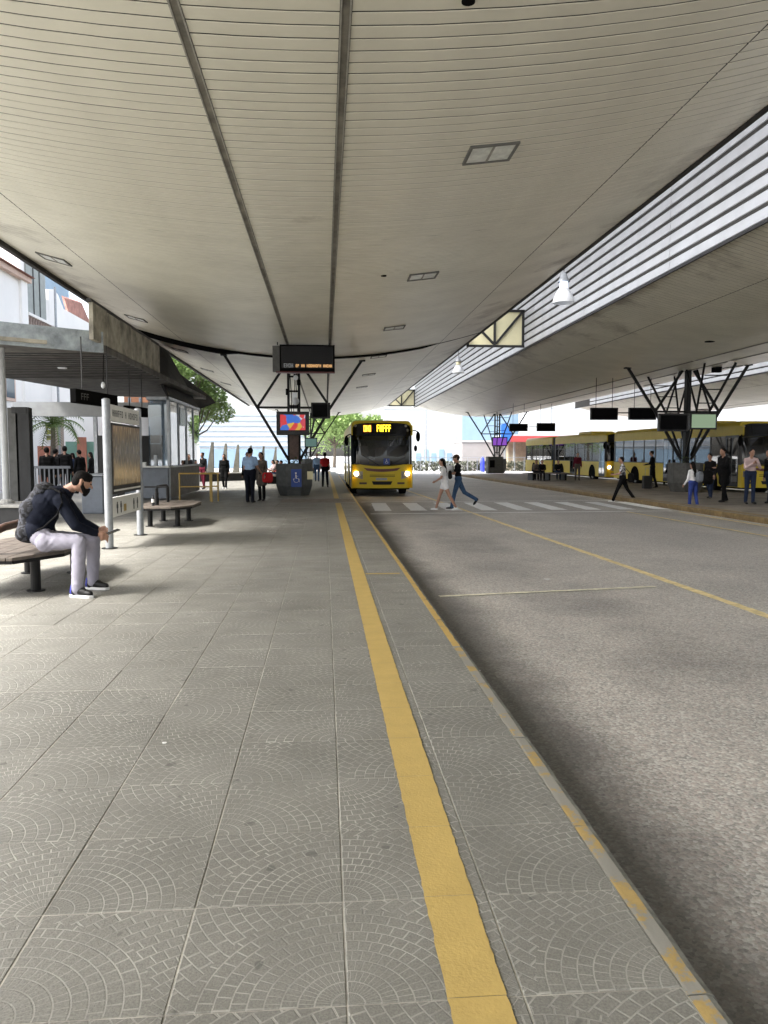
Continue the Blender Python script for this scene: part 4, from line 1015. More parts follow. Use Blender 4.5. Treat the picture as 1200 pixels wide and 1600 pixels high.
# ---------------------------------------------------------------- buses
def bus(L, segs, label, doors_z=None, front_detail=True, lit=True, led=True):
    """front at y=0 facing -Y, length towards +Y; kerb side is -X"""
    r = root('city_bus', (0, 0, 0), label, 'bus', 'yellow city buses')
    W2, H, ZB, RC = 1.24, 3.08, .34, .20
    def shell(y0, y1, nose):
        zs0, zs1 = 1.30, 2.48
        for s in (-1, 1):
            MB().box(s * (W2 - .05), s * W2, y0 + .02, y1 - .02, ZB, zs0).build('side_panel', M['busyellow'], r, W=False, bevel=.01)
            MB().box(s * (W2 - .05), s * W2, y0 + .02, y1 - .02, zs1, H - RC).build('side_panel', M['busyellow'], r, W=False)
            MB().box(s * (W2 + .001), s * (W2 + .008), y0 + .06, y1 - .06, zs0 - .03, zs0 + .015).build('belt_trim', M['busdark'], r, W=False)
            # pillars and panes
            y = y0 + (1.25 if nose else .12); k = 0
            pm = MB(); 
            while y < y1 - .8:
                pm.box(s * (W2 - .045), s * (W2 - .003), y - .05, y + .05, zs0, zs1)
                y2 = min(y + 1.42, y1 - .12)
                MB().box(s * (W2 - .025), s * (W2 - .018), y + .05, y2 - .05, zs0, zs1).build('side_window', M['glass'], r, W=False)
                tr = MB(); tr.box(s * (W2 - .032), s * (W2 - .012), y + .05, y2 - .05, 2.10, 2.125); tr.build('window_bar', M['busdark'], r, W=False)
                y = y2; k += 1
            pm.box(s * (W2 - .045), s * (W2 - .003), y1 - .17, y1 - .02, zs0, zs1)
            pm.build('window_pillar', M['busdark'], r, W=False)
        # roof with rounded shoulders
        mb = MB(); prof = []
        for i in range(7):
            t = i / 6 * math.pi / 2; prof.append((-(W2 - RC) - RC * math.cos(t), H - RC + RC * math.sin(t)))
        for i in range(7):
            t = math.pi / 2 - i / 6 * math.pi / 2; prof.append(((W2 - RC) + RC * math.cos(t), H - RC + RC * math.sin(t)))
        n = len(prof); ys = [(y0 + (.34 if nose else .10), -.03), (y0 + (.5 if nose else .22), 0), (y1 - .1, 0), (y1, -.03)]
        vs = [(x * (1 + dz * .2), y, z + dz) for (y, dz) in ys for (x, z) in prof]
        mb.add(vs, [(j * n + i, (j + 1) * n + i, (j + 1) * n + i + 1, j * n + i + 1) for j in range(len(ys) - 1) for i in range(n - 1)])
        mb.add([vs[i] for i in range(n)], [tuple(range(n))]); mb.add([vs[3 * n + i] for i in range(n)], [tuple(reversed(range(n)))])
        mb.build('roof', M['busyellow'], r, W=False, smooth=True)
        MB().box(-W2 + .05, W2 - .05, y0 + .15, y1 - .05, ZB + .5, ZB + .58).build('floor', M['businner'], r, W=False)
        MB().box(-W2 + .1, W2 - .1, y0 + .3, y1 - .3, ZB - .06, ZB + .1).build('underbody', M['black'], r, W=False)
        # seats seen through the windows
        y = y0 + 2.6
        me = None
        while y < y1 - 1:
            for sx_ in (-.80, .80):
                if me is None:
                    m_ = MB(); m_.box(-.40, .40, 0, .10, .40, 1.15); m_.box(-.40, .40, -.40, 0, .38, .48); me = m_.mesh('seat', M['busseat'])
                o = bpy.data.objects.new('seat', me); C.objects.link(o); o.parent = r; o.location = (sx_, y, .92)
            y += 1.1
    y = 0
    for i, sl in enumerate(segs):
        shell(y, y + sl, i == 0)
        # rear or joint wall
        if i == len(segs) - 1:
            MB().box(-W2 + .02, W2 - .02, y + sl - .06, y + sl, ZB, 1.4).build('rear_panel', M['busyellow'], r, W=False)
            MB().box(-W2 + .02, W2 - .02, y + sl - .06, y + sl, 2.5, H - .1).build('rear_panel', M['busyellow'], r, W=False)
            MB().box(-W2 + .05, W2 - .05, y + sl - .04, y + sl - .03, 1.4, 2.5).build('rear_window', M['tint'], r, W=False)
        else:
            mb = MB()
            for q in range(8): mb.box(-W2 + .04 + (.03 if q % 2 else 0), W2 - .04 - (.03 if q % 2 else 0), y + sl + q * .09, y + sl + q * .09 + .085, ZB + .1, H - .1)
            mb.build('bellows', M['darkgrey'], r, W=False)
        y += sl + .72
    total = y - .72
    # rooftop unit
    MB().prism([(-.8, 4.2, H - .02), (.8, 4.2, H - .02), (.8, 6.6, H - .02), (-.8, 6.6, H - .02)], (0, 0, .20)).build('roof_unit', M['busyellow'], r, W=False, bevel=.05)
    # doors on the kerb side
    for dy in ([.30, total * .45] if len(segs) == 1 else [.30, 6.0, total - 5.2]):
        d = MB(); d.box(-W2 - .006, -W2 + .02, dy, dy + 1.05, ZB + .02, 2.50); d = d.build('door', M['busdark'], r, W=False)
        for q in (0, 1):
            g_ = MB().box(-W2 - .012, -W2 - .008, dy + .07 + q * .49, dy + .49 + q * .49, ZB + .18, 2.40).build('door_pane', M['boothglass'], d, W=False)
    # wheels
    wy = [2.55] + ([total - 3.1] if len(segs) == 1 else [segs[0] - 1.6, total - 2.6])
    for yy in wy:
        for s in (-1, 1):
            wv = bpy.data.objects.new('wheel', None); C.objects.link(wv); wv.parent = r; wv.location = (s * (W2 - .16), yy, .48)
            prof = [(.30, -.14), (.46, -.14), (.48, -.10), (.48, .10), (.46, .14), (.30, .14)]
            t = MB(); vs = []; k = len(prof); n = 24
            for (rr, xx) in prof:
                for j in range(n): a_ = 2 * math.pi * j / n; vs.append((xx, rr * math.cos(a_), rr * math.sin(a_)))
            t.add(vs, [(i * n + j, i * n + (j + 1) % n, (i + 1) * n + (j + 1) % n, (i + 1) * n + j) for i in range(k - 1) for j in range(n)]); t.build('tyre', M['tyre'], wv, W=False, smooth=True)
            t = MB(); vs = []
            for (rr, xx) in ((.02, s * .03), (.10, s * .05), (.16, s * .02), (.30, s * .12)):
                for j in range(n): a_ = 2 * math.pi * j / n; vs.append((xx, rr * math.cos(a_), rr * math.sin(a_)))
            t.add(vs, [(i * n + j, i * n + (j + 1) % n, (i + 1) * n + (j + 1) % n, (i + 1) * n + j) for i in range(3) for j in range(n)]); t.build('rim', M['rim'], wv, W=False, smooth=True)
        for s in (-1, 1):
            ar = MB(); pts_ = [(s * (W2 + .004), yy + .60 * math.cos(t_), .48 + .60 * math.sin(t_)) for t_ in [math.pi * i / 12 for i in range(13)]]
            pts_ = [(s * (W2 + .004), yy + .60, ZB - .01)] + pts_ + [(s * (W2 + .004), yy - .60, ZB - .01)]
            ar.prism(pts_, (s * .006, 0, 0)); ar.build('wheel_arch', M['black'], r, W=False)
    # front: curved skin built as a grid, panels laid on it
    def fy(x, z):       # front surface depth
        bx = abs(x) / W2; e = max(0, bx - .72) / .28
        zz = max(0, z - 1.25) / 1.8
        return .02 + .10 * bx * bx + .16 * e * e + .20 * zz * zz - .02 * math.sin(min(1, max(0, (z - ZB) / .9)) * math.pi)
    def skin(mbx, x0, x1, z0, z1, off=0, nx=12, nz=6, shape=None):
        vs = []
        for j in range(nz + 1):
            for i in range(nx + 1):
                u = i / nx; v = j / nz; x = x0 + (x1 - x0) * u; z = z0 + (z1 - z0) * v
                if shape: x, z = shape(u, v, x, z)
                vs.append((x, fy(x, z) - off, z))
        n = nx + 1
        mbx.add(vs, [(j * n + i, j * n + i + 1, (j + 1) * n + i + 1, (j + 1) * n + i) for j in range(nz) for i in range(nx)]); return mbx
    XW = W2 - .001
    sh = lambda u, v, x, z: (x * (1 - .035 * max(0, v - .86) / .14), z)
    skin(MB(), -XW, XW, ZB, 1.24, 0, 20, 8).build('front_panel', M['busyellow'], r, W=False, smooth='all')
    # mask round the windscreen
    msk = MB()
    skin(msk, -XW, XW, 2.46, H - .10, 0, 20, 5, lambda u, v, x, z: (x * (1 - .09 * v ** 2), z - .10 * (abs(2 * u - 1) ** 6) * v))
    skin(msk, -XW, -XW + .10, 1.24, 2.46, 0, 2, 6); skin(msk, XW - .10, XW, 1.24, 2.46, 0, 2, 6)
    msk.build('front_mask', M['busdark'], r, W=False, smooth='all')
    skin(MB(), -XW + .05, XW - .05, H - .10, H - .04, 0, 20, 2, lambda u, v, x, z: (x * .90, z - .06 * (abs(2 * u - 1) ** 6))).build('front_cap', M['busyellow'], r, W=False, smooth='all')
    def wsh(u, v, x, z):
        return x, z + (1 - v) * (-.14 * (1 - (2 * u - 1) ** 2) + .06)
    skin(MB(), -XW + .09, XW - .09, 1.30, 2.47, .006, 20, 8, wsh).build('windscreen', M['tint'], r, W=False, smooth='all')
    skin(MB(), -XW + .04, XW - .04, 1.14, 1.30, .004, 20, 2, lambda u, v, x, z: (x, z - (1 - v) * .05 * (1 - (2 * u - 1) ** 2) + .02 * (1 - v))).build('scuttle', M['busyellow'], r, W=False, smooth='all')
    skin(MB(), -.78, 1.02, 2.53, 2.94, .012, 12, 3).build('destination_box', M['gloss_black'], r, W=False)
    if front_detail:
        def leds(x0, x1, z0, z1, n, seed, m_, name):
            mb = MB(); strokes(mb, (0, 0, 0), (x1 - x0, 0, 0), (0, 0, z1 - z0), n, seed, .84, .34)
            mb.v = [(x + x0, fy(x + x0, z + z0) - .022, z + z0) for x, _, z in mb.v]; mb.build(name, M[m_], r, W=False)
        if led: leds(-.74, -.32, 2.62, 2.88, 4, 4, 'ledo', 'route_number'); leds(-.20, .38, 2.62, 2.90, 5, 11, 'ledy', 'destination_text')
        for (x, z, s_) in ((-1.06, 2.86, .06), (.98, 2.86, .06), (1.05, 2.68, .07)):
            mb = MB(); mb.ell((x, fy(x, z) - .01, z), s_, .02, s_ * .9, n=10, k=6); mb.build('marker_lamp', M['lens'], r, W=False, smooth='all')
    skin(MB(), -.76, .76, 1.00, 1.12, .008, 12, 2, lambda u, v, x, z: (x * (.80 + .2 * v), z + .05 * (2 * u - 1) ** 2)).build('upper_grille', M['maroon'], r, W=False)
    skin(MB(), -.42, .42, .48, .62, .008, 10, 2, lambda u, v, x, z: (x * (.84 + .16 * v), z)).build('lower_grille', M['busdark'], r, W=False)
    for q in (.80, .86): skin(MB(), -.50, .52, q, q + .022, .006, 8, 1).build('grille_line', M['busdark'], r, W=False)
    skin(MB(), -.25, .2, .66, .76, .010, 4, 1).build('number_plate', M['galv'], r, W=False)
    for s in (-1, 1):
        h = skin(MB(), s * 1.18, s * .78, .80, 1.02, .006, 6, 3, lambda u, v, x, z: (x, z - (.5 - v) * u * .10 - u * .05)).build('headlight', M['lens'], r, W=False)
        cx_, cz_ = s * 1.03, .93
        mb = MB(); mb.ell((cx_, fy(cx_, cz_) - .02, cz_), .10, .03, .09, n=12, k=8); mb.build('bulb', M['headlamp'] if lit else M['lens'], h, W=False, smooth='all')
        mb = MB(); mb.ell((s * .84, fy(s * .84, .84) - .015, .84), .06, .02, .05, n=10, k=6); mb.build('reflector', M['lens'], h, W=False, smooth='all')
        skin(MB(), s * .92, s * .62, .50, .58, .006, 3, 1).build('fog_lamp', M['rust'], r, W=False)
        # mirrors on curved arms
        top = 2.62 if s > 0 else 2.45
        MB().tube([(s * 1.14, .28, top), (s * 1.30, .0, top + .06), (s * 1.42, -.14, top)], .022, 6).build('mirror_arm', M['black'], r, W=False)
        MB().ell((s * 1.44, -.14, top - .20), .09, .06, .21, n=12, k=8).build('mirror', M['black'], r, W=False, smooth='all')
        if s > 0: MB().ell((1.36, .02, 1.95), .07, .05, .13, n=10, k=8).build('mirror', M['black'], r, W=False, smooth='all')
    # dashboard, wipers, wheelchair badge, driver
    MB().box(-1.05, 1.05, .30, .75, .95, 1.32).build('dashboard', M['black'], r, W=False)
    MB().bar((-.1, fy(-.1, 1.32) - .02, 1.24), (-.85, fy(-.85, 1.75) - .025, 1.72), .02).build('wiper', M['black'], r, W=False)
    MB().bar((.25, fy(.25, 1.32) - .02, 1.24), (.95, fy(.95, 1.6) - .025, 1.60), .02).build('wiper', M['black'], r, W=False)
    if front_detail:
        MB().box(.06, .30, fy(.18, 1.42) - .03, fy(.18, 1.42) - .02, 1.30, 1.54).build('badge', M['bluesign'], r, W=False)
        mb = MB(); wheelchair(mb, (.18, 1.42), .15, fy(.18, 1.42) - .036); mb.build('badge_symbol', M['white_mark'], r, W=False)
    return r, total
main_bus, _ = bus(11.4, [11.4], 'yellow city bus with lit headlights and orange destination display approaching')
main_bus.location = (2.32, 31.0, road_z)
b2_, _ = bus(14, [14.0], 'parked yellow bus behind the large branching pillar', lit=False, front_detail=True, led=False); b2_.location = (18.25, 30.2, road_z)
b1_, _ = bus(18, [10.6, 7.7], 'articulated yellow bus parked farthest, behind the seated passengers', lit=True, front_detail=False); b1_.location = (18.45, 45.9, road_z)

# ---------------------------------------------------------------- buildings and street beyond
def building(name, label, X0, X1, Yf, depth, ztop, wall, floors, cols, win, z0=.0, wz=1.3, wfrac=.6, roofm=None, cat='building', base=None, zb=0.9):
    r = root(name, ((X0 + X1) / 2, Yf, 0), label, cat)
    MB().box(X0, X1, Yf, Yf + depth, -.15, ztop).build('wall', wall, r)
    MB().box(X0 - .15, X1 + .15, Yf - .15, Yf + depth + .15, ztop + .003, ztop + .25).build('parapet', roofm or wall, r)
    fh = (ztop - zb) / max(1, floors)
    for f in range(floors):
        for c in range(cols):
            w_ = (X1 - X0) / cols; xa = X0 + w_ * (c + .5 - wfrac / 2); xb = X0 + w_ * (c + .5 + wfrac / 2); za = zb + fh * f + .15 * fh; zb_ = za + fh * .62
            fr = MB().box(xa, xb, Yf - .05, Yf - .003, za, zb_).build('window', M['galv'], r)
            MB().box(xa + .07, xb - .07, Yf - .06, Yf - .052, za + .07, zb_ - .07).build('pane', win, fr)
    return r
M['bwhite'] = mat('white render', (.40, .415, .43), .8, var=.05, vs=.4)
M['bcream'] = mat('cream render', (.32, .25, .22), .8, var=.06, vs=.4)
M['bpink'] = mat('pinkish moulding', (.62, .46, .38), .8, var=.1, vs=.8)
M['borange'] = mat('orange render', (.42, .19, .10), .8, var=.1, vs=.8)
M['bbrick'] = mat('mottled red stone', (.30, .16, .13), .9, var=.5, vs=6, var2=(.42, .33, .28))
M['bblue'] = mat('blue glass', (.07, .19, .36), .5, var=.2, vs=.5, spec=.2)
M['hwhite'] = mat('sunlit white render', (.84, .82, .79), .8, var=.04, vs=.4)
M['bteal'] = mat('mint hoarding', (.16, .30, .24), .7, var=.15, vs=.8)
M['bhoard'] = mat('coral hoarding', (.38, .15, .10), .7, var=.25, vs=1.2)
M['finconc'] = mat('stained concrete fin', (.15, .145, .12), .9, var=.3, vs=2)
M['olive'] = mat('olive sign board', (.30, .30, .08), .7, var=.15, vs=2)
M['redfascia'] = mat('red fascia', (.40, .05, .05), .5)
M['roofred'] = mat('brown red roof tile', (.26, .12, .095), .85, var=.3, vs=3)
M['shutter'] = mat('grey shutter', (.28, .30, .28), .6, var=.1)
M['winglass'] = mat('far window glass', (.12, .15, .18), .1)
M['bpale'] = mat('pale blue cladding', (.17, .25, .33), .6, var=.08, vs=.3)
M['bgrey'] = mat('light grey wall', (.26, .25, .25), .8, var=.1, vs=.4)
M['bbeige'] = mat('beige poster wall', (.30, .26, .19), .8, var=.25, vs=1.5)
# old white house on the left, its street side facing the platform
wh = root('old_white_house', (-17, 44, 0), 'ornate white house with shutters and balustrade seen above the low shelter', 'house')
XH = -15.5
pq = lambda px, py, X=XH: (lambda d: Vector((X, d.y * X / d.x, EYE + d.z * X / d.x)))(ray(px, py))
ya = pq(42, 450).y; yb = pq(80, 450).y; z_e = pq(42, 425).z
MB().box(XH - 12, XH, 22, ya - .3, -.15, pq(30, 437).z).build('wall', M['hwhite'], wh)
MB().box(XH - 12, XH - .25, ya - .25, yb + 12, -.15, pq(80, 468).z).build('wall', M['hwhite'], wh)
zt_ = pq(30, 437).z
mb = MB(); mb.prism([(XH + .30, 22, zt_), (XH + .30, ya - .1, zt_), (XH - 12, ya - .1, zt_), (XH - 12, 22, zt_)], (0, 0, .25)); mb.build('cornice', M['bpink'], wh)
mb = MB(); mb.prism([(XH + .5, 22, zt_ + .26), (XH - 5, 22, zt_ + 2.8), (XH - 12, 22, zt_ + .26)], (0, ya - .1 - 22, 0)); mb.build('roof', M['roofred'], wh)
MB().box(XH - .02, XH + .14, ya - 1.1, ya - .3, -.1, zt_ - .01).build('corner_pilaster', M['hwhite'], wh)
for i in range(4):
    yy = ya - 3.4 - i * 3.2; f_ = MB().box(XH + .002, XH + .06, yy, yy + 1.3, 4.2, 6.9).build('window', M['bpink'], wh); MB().box(XH + .062, XH + .07, yy + .15, yy + 1.15, 4.35, 6.75).build('pane', M['winglass'], f_)
zt2 = pq(80, 468).z; z_b1 = pq(60, 500).z; z_b0 = z_b1 - 1.1
wv_ = MB().box(XH - .24, XH - .15, ya + .4, yb - .5, z_b1 + .05, zt2 + 1.3).build('shutter_window', M['shutter'], wh)
for q in (.33, .66): MB().box(XH - .15, XH - .12, ya + .4 + (yb - ya - .9) * q - .05, ya + .4 + (yb - ya - .9) * q + .05, z_b1 + .05, zt2 + 1.3).build('mullion', M['darkgrey'], wh)
MB().box(XH - 12, XH - .25, ya - .2, yb - .2, zt2, zt2 + 2.2).build('wall', M['hwhite'], wh)
MB().box(XH - .2, XH + .15, ya - .2, yb, z_b1 - .02, z_b1 + .12).build('balustrade_rail', M['hwhite'], wh); MB().box(XH - .2, XH + .15, ya - .2, yb, z_b0 - .12, z_b0).build('balustrade_rail', M['hwhite'], wh)
mb = MB().lathe([(.07, 0), (.13, .25), (.07, .5), (.06, .8), (.10, z_b1 - .02 - z_b0)], (0, 0, 0), 8); bal = mb.mesh('baluster', M['bcream'], True)
yy = ya
while yy < yb - .1: inst('baluster', bal, wh, (XH + 0 + 17, yy - 44, z_b0)); yy += .36
MB().tube([(XH + .2, yb, z_e), (XH + .2, yb, 0)], .07, 8).build('downpipe', M['galv'], wh)
# scrolled gable that falls away to the right
gp = [pq(px, py) for px, py in ((82, 452), (90, 452), (97, 460), (104, 478), (110, 494), (118, 508), (130, 520), (150, 532))]
gp = [(XH - .24, p.y, p.z) for p in gp]; mb = MB(); mb.prism([(XH - .24, gp[0][1], -.1)] + gp + [(XH - .24, gp[-1][1], -.1)], (-.4, 0, 0)); mb.build('scroll_gable', M['hwhite'], wh)
rp = [pq(100, 465, -17.5), pq(128, 474, -17.5), pq(146, 516, -17.5), pq(112, 505, -17.5)]; MB().prism(rp, (-.2, .1, .15)).build('side_roof', M['roofred'], wh)
# pale apartment blocks left
tw = building('apartment_block', 'pale blue grey apartment block with window bands behind the old white house', -52, -24, 62, 14, at(20, 380, 62).z, M['bpale'], 6, 7, M['winglass'])
# things at street level on the left, under the low shelter
def bpx(name, label, pxa, pxb, pytop, Y, wallm, floors, cols, win, dpt=1.6, **k):
    a = at(pxa, 711, Y); b = at(pxb, pytop, Y); return building(name, label, a.x, b.x, Y, dpt, b.z, wallm, floors, cols, win, **k)
bpx('pink_shop', 'pinkish shop front with olive sign boards behind the railing', -60, 84, 636, 46, M['bcream'], 1, 5, M['winglass'])
for i, py in enumerate((662, 671, 680)):
    a = at(36, py + 8, 45.2); b = at(82, py, 45.2)
    o = root('shop_sign', ((a.x + b.x) / 2, 45.2, a.z), ('top', 'middle', 'bottom')[i] + ' olive sign board on the shop beyond the railing', 'sign', 'olive shop sign boards')
    MB().box(a.x, b.x, 45.2, 45.35, a.z + .02, b.z - .02).build('board', M['olive'], o); mb = MB(); strokes(mb, (a.x + .2, 45.19, a.z + .10), ((b.x - a.x) * .85, 0, 0), (0, 0, .17), 12, 30 + i, .8, .3); mb.build('lettering', M['dark_mark'], o)
bpx('blue_glass_building', 'blue glazed building behind the palm tree', 84, 160, 625, 75, M['bwhite'], 3, 5, M['bblue'], wfrac=.92)
bpx('orange_building', 'orange rendered building with pale band right of the map panel', 196, 262, 608, 58, M['borange'], 2, 4, M['winglass'], wfrac=.28)
a = at(196, 674, 57.9); b = at(262, 667, 57.9); o = MB().box(a.x, b.x, 57.75, 57.85, a.z, b.z).build('string_course', M['bcream']); tag(o, 'cream band across the orange building', 'band')
a = at(196, 735, 57.9); b = at(262, 675, 57.9); o = MB().box(a.x, b.x, 57.7, 57.8, 0, b.z).build('stone_base', M['bbrick']); tag(o, 'mottled red stone base of the orange building', 'stone base')
for (pxa, pxb, py, Y, m_, lab) in ((104, 150, 690, 42, 'bteal', 'mint green hoarding behind the dark figures'), (122, 134, 683, 41.5, 'bhoard', 'coral red poster board in front of the mint hoarding'), (60, 78, 697, 41, 'bhoard', 'orange poster board left of the palm trunk')):
    a = at(pxa, 750, Y); b = at(pxb, py, Y); o = MB().box(a.x, b.x, Y, Y + .12, 0, b.z).build('hoarding', M[m_]); tag(o, lab, 'hoarding')
# palm
def frond_palm(p, h, label):
    r = root('palm_tree', p, label, 'palm tree'); MB().tube([p, p + Vector((.1, 0, h * .5)), p + Vector((.15, 0, h))], .16, 8, .10).build('trunk', M['bark'], r)
    r_ = random.Random(3); mb = MB(); top = p + Vector((.15, 0, h))
    for i in range(22):
        a_ = 2 * math.pi * i / 22 + r_.uniform(-.1, .1); el_ = r_.uniform(.1, 1.2); L_ = r_.uniform(1.5, 2.2); pr = top.copy()
        d = Vector((math.cos(a_) * math.cos(el_), math.sin(a_) * math.cos(el_), math.sin(el_)))
        for s in range(7):
            q = pr + d * (L_ / 7); d = (d + Vector((0, 0, -.30))).normalized(); sd_ = d.cross(Vector((0, 0, 1))).normalized()
            for sg in (-1, 1):
                for t in (.2, .7):
                    c = pr.lerp(q, t); tipp = c + sd_ * sg * (.42 - .03 * s) + d * .12 + Vector((0, 0, -.14)); mb.add([c, c + d * .05, tipp], [(0, 1, 2)])
            mb.bar(pr, q, .03); pr = q
    mb.build('crown', M['plant'], r)['kind'] = 'stuff'
frond_palm(Vector((at(80, 730, 38).x, 38, 0)), 2.9, 'palm tree with drooping fronds behind the railing fence')
def tree(p, h, cr_, label, n=3800, seed=1, m_='plant', leaf=.16, trunkr=.22, squash=.75, grp='trees beyond the terminal'):
    r = root('broadleaf_tree', p, label, 'tree', grp); r_ = random.Random(seed); p = Vector(p)
    top = p + Vector((0, 0, h - cr_ * .6)); MB().tube([p, p + Vector((.1, 0, h * .3)), top], trunkr, 8, trunkr * .5).build('trunk', M['bark'], r)
    cl = []
    lb = MB()
    for i in range(11):
        a_ = r_.uniform(0, 6.28); e = r_.uniform(-.1, 1.1); q = top + Vector((math.cos(a_) * math.cos(e), math.sin(a_) * math.cos(e), math.sin(e) * squash)) * cr_ * r_.uniform(.4, .85)
        lb.tube([p + Vector((.05, 0, h * .42)), (p + q) / 2 + Vector((0, 0, h * .15)), q], trunkr * .35, 5, .03); cl.append((q, cr_ * r_.uniform(.30, .5)))
    lb.build('limb', M['bark'], r)['kind'] = 'stuff'
    mb = MB()
    for i in range(n):
        c, rad = cl[r_.randrange(len(cl))]
        v = Vector((r_.gauss(0, 1), r_.gauss(0, 1), r_.gauss(0, 1))).normalized() * rad * r_.uniform(.35, 1.05) ** .6; v.z *= squash; c = c + v
        d = Vector((r_.gauss(0, 1), r_.gauss(0, 1), r_.gauss(0, .6))).normalized() * leaf * r_.uniform(.6, 1.2); e = d.cross(Vector((r_.random(), r_.random(), 1))).normalized() * leaf * .45
        mb.add([c - d, c + e, c + d, c - e], [(0, 1, 2, 3)])
    mb.build('crown', M[m_], r)['kind'] = 'stuff'
tp = at(303, 640, 62); tree((tp.x, 62, 0), 7.0, 3.3, 'green tree between the canopy edge and the bright wall', 9000, 2, 'plant2')
tree((at(296, 600, 60).x - .5, 60, 0), 9.6, 3.4, 'green tree top beside the sloping awning', 8000, 5, 'plant2')
tree((at(522, 680, 95).x, 95, 0), 6.5, 4.4, 'pale green tree left of the bus at the far end', 7000, 8, 'plant2', .22, squash=1.0)
tree((at(548, 680, 110).x, 112, 0), 7.0, 4.8, 'tall tree behind the bus roof at the far end', 7000, 9, 'plant2', .25, squash=1.0)
# large bright hall beyond the left end
lh = root('white_hall', (-16, 100, 0), 'big white hall with thin horizontal ribs beyond the left platform end', 'building')
a = at(290, 711, 100); b = at(480, 645, 100)
MB().box(a.x, b.x, 100, 115, -.15, b.z + 1.0).build('wall', M['bwhite'], lh)
for i in range(7): MB().box(a.x, b.x, 99.9, 99.98, 2.6 + i * .65, 2.68 + i * .65).build('rib', M['bpale'], lh)
MB().box(a.x, b.x, 99.7, 99.85, -.1, 2.3).build('glass_band', M['bpale'], lh)
# concrete buttress fins
for i, (px, py, Y) in enumerate(((331, 691, 48), (352, 693, 52), (371, 694.5, 56.5), (391, 696, 61), (411, 697, 66), (430, 698.5, 72))):
    b = at(px + 2, py, Y); zt3 = b.z; nms = ('nearest', 'second', 'third', 'fourth', 'fifth', 'farthest')
    o = MB().prism([(b.x - .52, Y, 0), (b.x, Y, 0), (b.x, Y, zt3), (b.x - .12, Y, zt3)], (0, .3, 0)).build('concrete_fin', M['finconc']); tag(o, nms[i] + ' triangular concrete fin in the row beyond the left platform', 'concrete fin', 'row of triangular concrete fins')
lwb = root('kerb_wall', (-6, 47, 0), 'low dark wall running in front of the concrete fins', 'low wall')
a = at(318, 750, 46); b = at(452, 748, 50); MB().prism([(a.x, 44.6, 0), (b.x, 49.5, 0), (b.x, 50, 0), (a.x, 45.1, 0)], (0, 0, .42)).build('wall', M['darkgrey'], lwb); MB().prism([(a.x, 44.5, .422), (b.x, 49.4, .422), (b.x, 50.1, .422), (a.x, 45.2, .422)], (0, 0, .06)).build('coping', M['conc'], lwb)
# right-hand background
def wallpx(name, label, pxa, pxb, pyt, Y, m_, dpt=6, cat='building', extra=None):
    a = at(pxa, 711, Y); b = at(pxb, pyt, Y); r = root(name, ((a.x + b.x) / 2, Y, 0), label, cat)
    MB().box(a.x, b.x, Y, Y + dpt, -.15, b.z).build('wall', M[m_], r); MB().box(a.x - .1, b.x + .1, Y - .1, Y + dpt, b.z + .003, b.z + .2).build('coping', M['bwhite'], r); return r
r = wallpx('white_shop_block', 'bright white building right of the approaching bus', 600, 724, 640, 125, 'bwhite')
for i in range(6):
    a = at(650 + i * 12, 737, 124.9); b = at(658 + i * 12, 708 - (i % 2) * 6, 124.9); f_ = MB().box(a.x, b.x, 124.85, 124.95, .3, b.z).build('shop_window', M['bpale'], r)
wallpx('pale_blue_hall', 'tall pale blue hall behind the far island end', 722, 1000, 640, 118, 'bpale')
wallpx('grey_wall_building', 'light grey plain building left of the purple screen', 722, 792, 691, 84, 'bgrey')
wallpx('beige_wall_building', 'beige building between the purple screen and the first parked bus', 794, 824, 691, 82, 'bbeige')
wallpx('white_long_building', 'long white building behind the parked buses', 826, 1500, 640, 110, 'bwhite')
rr_ = root('red_edged_roof', (35, 78, 3), 'long shed roof with red edge above the parked buses', 'roof')
a = at(795, 690, 78); b = at(1300, 682, 78); MB().box(a.x, b.x, 78, 84, a.z, b.z).build('fascia', M['redfascia'], rr_); MB().box(a.x - .1, b.x, 78.1, 84.1, b.z + .003, b.z + .15).build('roof_sheet', M['bwhite'], rr_)
for i in range(7): MB().box(a.x + 1 + i * 5, a.x + 1.2 + i * 5, 80, 80.2, -.15, a.z - .003).build('post', M['greypaint'], rr_)
bl = root('blue_banner', (at(791, 676, 74).x, 74, 0), 'bright blue angular sign behind the far pillar', 'sign')
q = [at(783, 690, 74), at(797, 690, 74), at(801, 678, 74), at(792, 660, 74), at(783, 664, 74)]; MB().prism(q, (0, .2, 0)).build('board', mat('vivid blue', (.03, .14, .5), .5), bl); MB().tube([(q[0].x + .4, 74.1, 0), (q[0].x + .4, 74.1, q[0].z)], .1, 8).build('pole', M['galv'], bl)
lp = root('lamp_post', (at(665, 740, 88).x, 88, 0), 'slender grey lamp post right of the approaching bus', 'lamp post'); p = lp.location.copy()
MB().tube([p, (p.x, p.y, 9)], .13, 8, .08).build('pole', M['galv'], lp)
MB().bar((p.x, 88, 8.8), (p.x + 1.2, 88, 9.1), .08).build('arm', M['galv'], lp)
hd = MB()
a = at(640, 742, 78); b = at(1000, 742, 78); r_ = random.Random(5)
for i in range(5200):
    c = Vector((r_.uniform(a.x, b.x), 78 + r_.uniform(-.5, .5), r_.uniform(-.1, .9))); d = Vector((r_.gauss(0, 1), r_.gauss(0, 1), r_.gauss(0, 1))).normalized() * .16; e = d.cross(Vector((.3, .2, 1))).normalized() * .08
    hd.add([c - d, c + e, c + d, c - e], [(0, 1, 2, 3)])
hd = hd.build('clipped_hedge', mat('dusty hedge', (.13, .14, .10), .8, var=.3, vs=3)); tag(hd, 'low pale green hedge along the street beyond the bus lanes', 'hedge')
